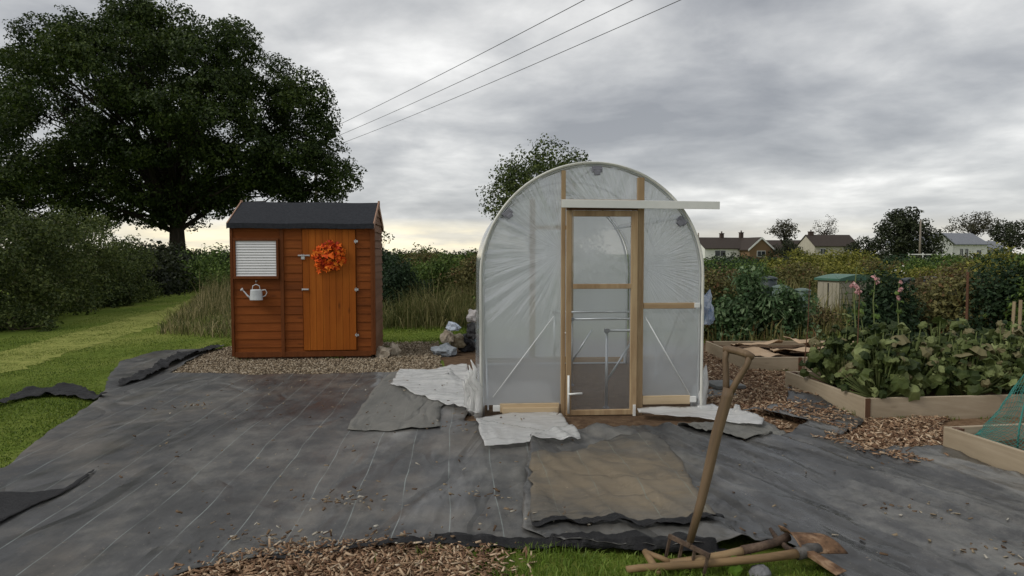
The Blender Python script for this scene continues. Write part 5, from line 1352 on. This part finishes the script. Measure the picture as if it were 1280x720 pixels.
# ------------------------------------------------------------------ poles and cables
M['poletimber'] = woodmat('grey_pole', (.12,.10,.08), (.18,.155,.125), (.24,.21,.17), 'z', isl=0)
M['cable'] = simple('cable', (.05,.05,.055), (.08,.08,.085), 5, .6, .3, .0, 0)
def pole(label, x, D, ytop, xbar=True, rotz=0, w=.11, H=None):
    p = at(x, ytop, D); H = H or p.z; t = thing('telegraph_pole', label, 'pole', (p.x, D, 0), rotz)
    q = MB(); q.tube([(0,0,0),(0,0,H)], [w*1.25, w*.85], 12); q.build('pole', M['poletimber'], t, smooth=True)
    if xbar:
        q = MB(); q.bb((-1.15,-.20,H-.35),(1.15,-.10,H-.25)); q.build('crossarm', M['poletimber'], t)
        for s in (-1,0,1):
            q = MB(); q.tube([(s*1.05,-.15,H-.25),(s*1.05,-.15,H-.15)], [.03,.05], 8); q.build('insulator', M['clamp'], t)
    return t, H
pole('wooden telegraph pole in front of the large dense tree', 1151, 80, 275, False)
pole('small pole beside the tunnel top at the edge of the bungalow', 873, 60, 291, False, w=.07)
PA = Vector((-13.6, 47.5, 8.9)); 
qa = at(808, 0, 20.0); dirc = (qa-PA); dirc.z = 0; dirc.normalize()
PB = PA+dirc*66; PB.z = 10.0
rz = math.atan2(dirc.y, dirc.x)-math.pi/2
for P_, l in ((PA,'wooden pole carrying the overhead lines hidden behind the oak crown'),(PB,'wooden pole carrying the overhead lines behind the viewpoint')):
    t, H = pole(l, 640, max(P_.y,1), 300, True, rz, H=P_.z+.15); t.location = (P_.x, P_.y, 0)
side = Vector((dirc.y, -dirc.x, 0))
for s, l in ((-1,'left overhead power line crossing the sky'),(0,'middle overhead power line crossing the sky'),(1,'right overhead power line crossing the sky')):
    pts = []
    for k in range(25):
        u = k/24; p = PA.lerp(PB, u)+side*1.22*s; p.z -= .55*4*u*(1-u); pts.append(p-PA)
    q = MB(); q.tube(pts, .011, 6, False); o = q.build('power_line', M['cable'], None, smooth=True); o.location = PA; tag(o, l, 'cable', 'overhead power lines')

# ------------------------------------------------------------------ sky and sun
SUN_EL, SUN_AZ = R(42), R(245)   # azimuth clockwise from +Y (north = away from the camera)
w = bpy.data.worlds.new('World'); S.world = w; w.use_nodes = True; nt = w.node_tree; nt.nodes.clear()
out = N(nt, 'ShaderNodeOutputWorld'); bg = N(nt, 'ShaderNodeBackground'); nt.links.new(bg.outputs[0], out.inputs[0])
sky = N(nt, 'ShaderNodeTexSky', sky_type='NISHITA'); sky.sun_disc = False; sky.sun_elevation = SUN_EL; sky.sun_rotation = SUN_AZ
bg.inputs['Strength'].default_value = .1
tc = N(nt, 'ShaderNodeTexCoord'); sx = N(nt, 'ShaderNodeSeparateXYZ'); nt.links.new(tc.outputs['Generated'], sx.inputs[0])
X, Y_, Z_ = sx.outputs
zz = math_(nt, 'ADD', math_(nt, 'MAXIMUM', Z_, 0.0), .16)
cb = N(nt, 'ShaderNodeCombineXYZ'); nt.links.new(math_(nt, 'DIVIDE', X, zz), cb.inputs[0]); nt.links.new(math_(nt, 'DIVIDE', Y_, zz), cb.inputs[1])
def wn(scale, det, rough, loc, dist=0.0):
    mp = N(nt, 'ShaderNodeMapping'); mp.inputs['Location'].default_value = loc; nt.links.new(cb.outputs[0], mp.inputs[0])
    n = N(nt, 'ShaderNodeTexNoise'); n.inputs['Scale'].default_value = scale; n.inputs['Detail'].default_value = det; n.inputs['Roughness'].default_value = rough; n.inputs['Distortion'].default_value = dist
    nt.links.new(mp.outputs[0], n.inputs['Vector']); return n.outputs['Fac']
n1 = wn(.85, 9, .52, (2.2,1.3,0), .25); n2 = wn(2.6, 6, .55, (7,3,2), .3)
k = math_(nt, 'ADD', math_(nt, 'MULTIPLY', n1, .75), math_(nt, 'MULTIPLY', n2, .25))
cl = ramp(nt, k, [(.36,(.205,.213,.23)), (.44,(.285,.292,.305)), (.51,(.385,.39,.395)), (.58,(.52,.52,.515)), (.66,(.72,.715,.70))])
# brighter towards the horizon, with a cream gap low at the left of centre
hz = math_(nt, 'POWER', math_(nt, 'SUBTRACT', 1.0, math_(nt, 'MINIMUM', math_(nt, 'MAXIMUM', Z_, 0.0), 1.0)), 9.0)
cl = mixc(nt, math_(nt, 'MULTIPLY', hz, .35), cl, (.62,.62,.60))
gap = math_(nt, 'MULTIPLY', math_(nt, 'SUBTRACT', .052, math_(nt, 'ABSOLUTE', math_(nt, 'SUBTRACT', Z_, .0)), clamp=True), 45, clamp=True)
az = math_(nt, 'ARCTAN2', X, Y_)
azf = math_(nt, 'SUBTRACT', 1.0, math_(nt, 'MULTIPLY', math_(nt, 'ABSOLUTE', math_(nt, 'ADD', az, .30)), 1.9), clamp=True)
gn = ramp(nt, wn(1.6, 5, .55, (1,9,4)), [(.36,(.35,.35,.35)), (.6,(1,1,1))])
cl = mixc(nt, math_(nt, 'MULTIPLY', math_(nt, 'MULTIPLY', gap, math_(nt, 'MULTIPLY_ADD', azf, .85, .15, clamp=True)), gn), cl, (.98,.86,.58))
sc = N(nt, 'ShaderNodeVectorMath', operation='SCALE'); nt.links.new(cl, sc.inputs[0]); sc.inputs['Scale'].default_value = 10.0
nt.links.new(mixc(nt, .06, sc.outputs[0], sky.outputs[0]), bg.inputs['Color'])
sd = bpy.data.lights.new('sun', 'SUN'); so = bpy.data.objects.new('sun', sd); C.objects.link(so)
sd.energy = 1.2; sd.angle = R(24); sd.color = (1,.96,.90)
d = Vector((math.sin(SUN_AZ)*math.cos(SUN_EL), math.cos(SUN_AZ)*math.cos(SUN_EL), math.sin(SUN_EL)))
so.rotation_euler = d.to_track_quat('Z','Y').to_euler(); so.location = (0,-5,30)

def split_loose(o):
    bm = bmesh.new(); bm.from_mesh(o.data); bm.verts.ensure_lookup_table()
    seen = set(); comps = []
    for v in bm.verts:
        if v.index in seen: continue
        st = [v]; seen.add(v.index); c = []
        while st:
            a = st.pop(); c.append(a.index)
            for e in a.link_edges:
                b = e.other_vert(a)
                if b.index not in seen: seen.add(b.index); st.append(b)
        comps.append(sorted(c))
    V = [tuple(v.co) for v in bm.verts]; Fc = [tuple(v.index for v in f.verts) for f in bm.faces]; bm.free()
    if len(comps) < 2: return
    for c in comps:
        ix = {a: k for k, a in enumerate(c)}; fs = [tuple(ix[a] for a in f) for f in Fc if f[0] in ix]
        me = bpy.data.meshes.new(o.data.name); me.from_pydata([V[a] for a in c], [], fs); me.materials.append(o.data.materials[0])
        q = o.copy(); q.data = me; C.objects.link(q)
    bpy.data.objects.remove(o)
for o in [o for o in C.objects if o.type == 'MESH' and o.name.split('.')[0] in ('bracket','barge_board','back_rail','bearer','front_panel','bottom_rail','pane','joint') and not o.children]: split_loose(o)

S.view_settings.view_transform = 'Standard'; S.view_settings.look = 'None'; S.view_settings.gamma = 1; S.view_settings.exposure = .58; S.view_settings.use_curve_mapping = False
S.cycles.transparent_max_bounces = 24; S.cycles.max_bounces = 8
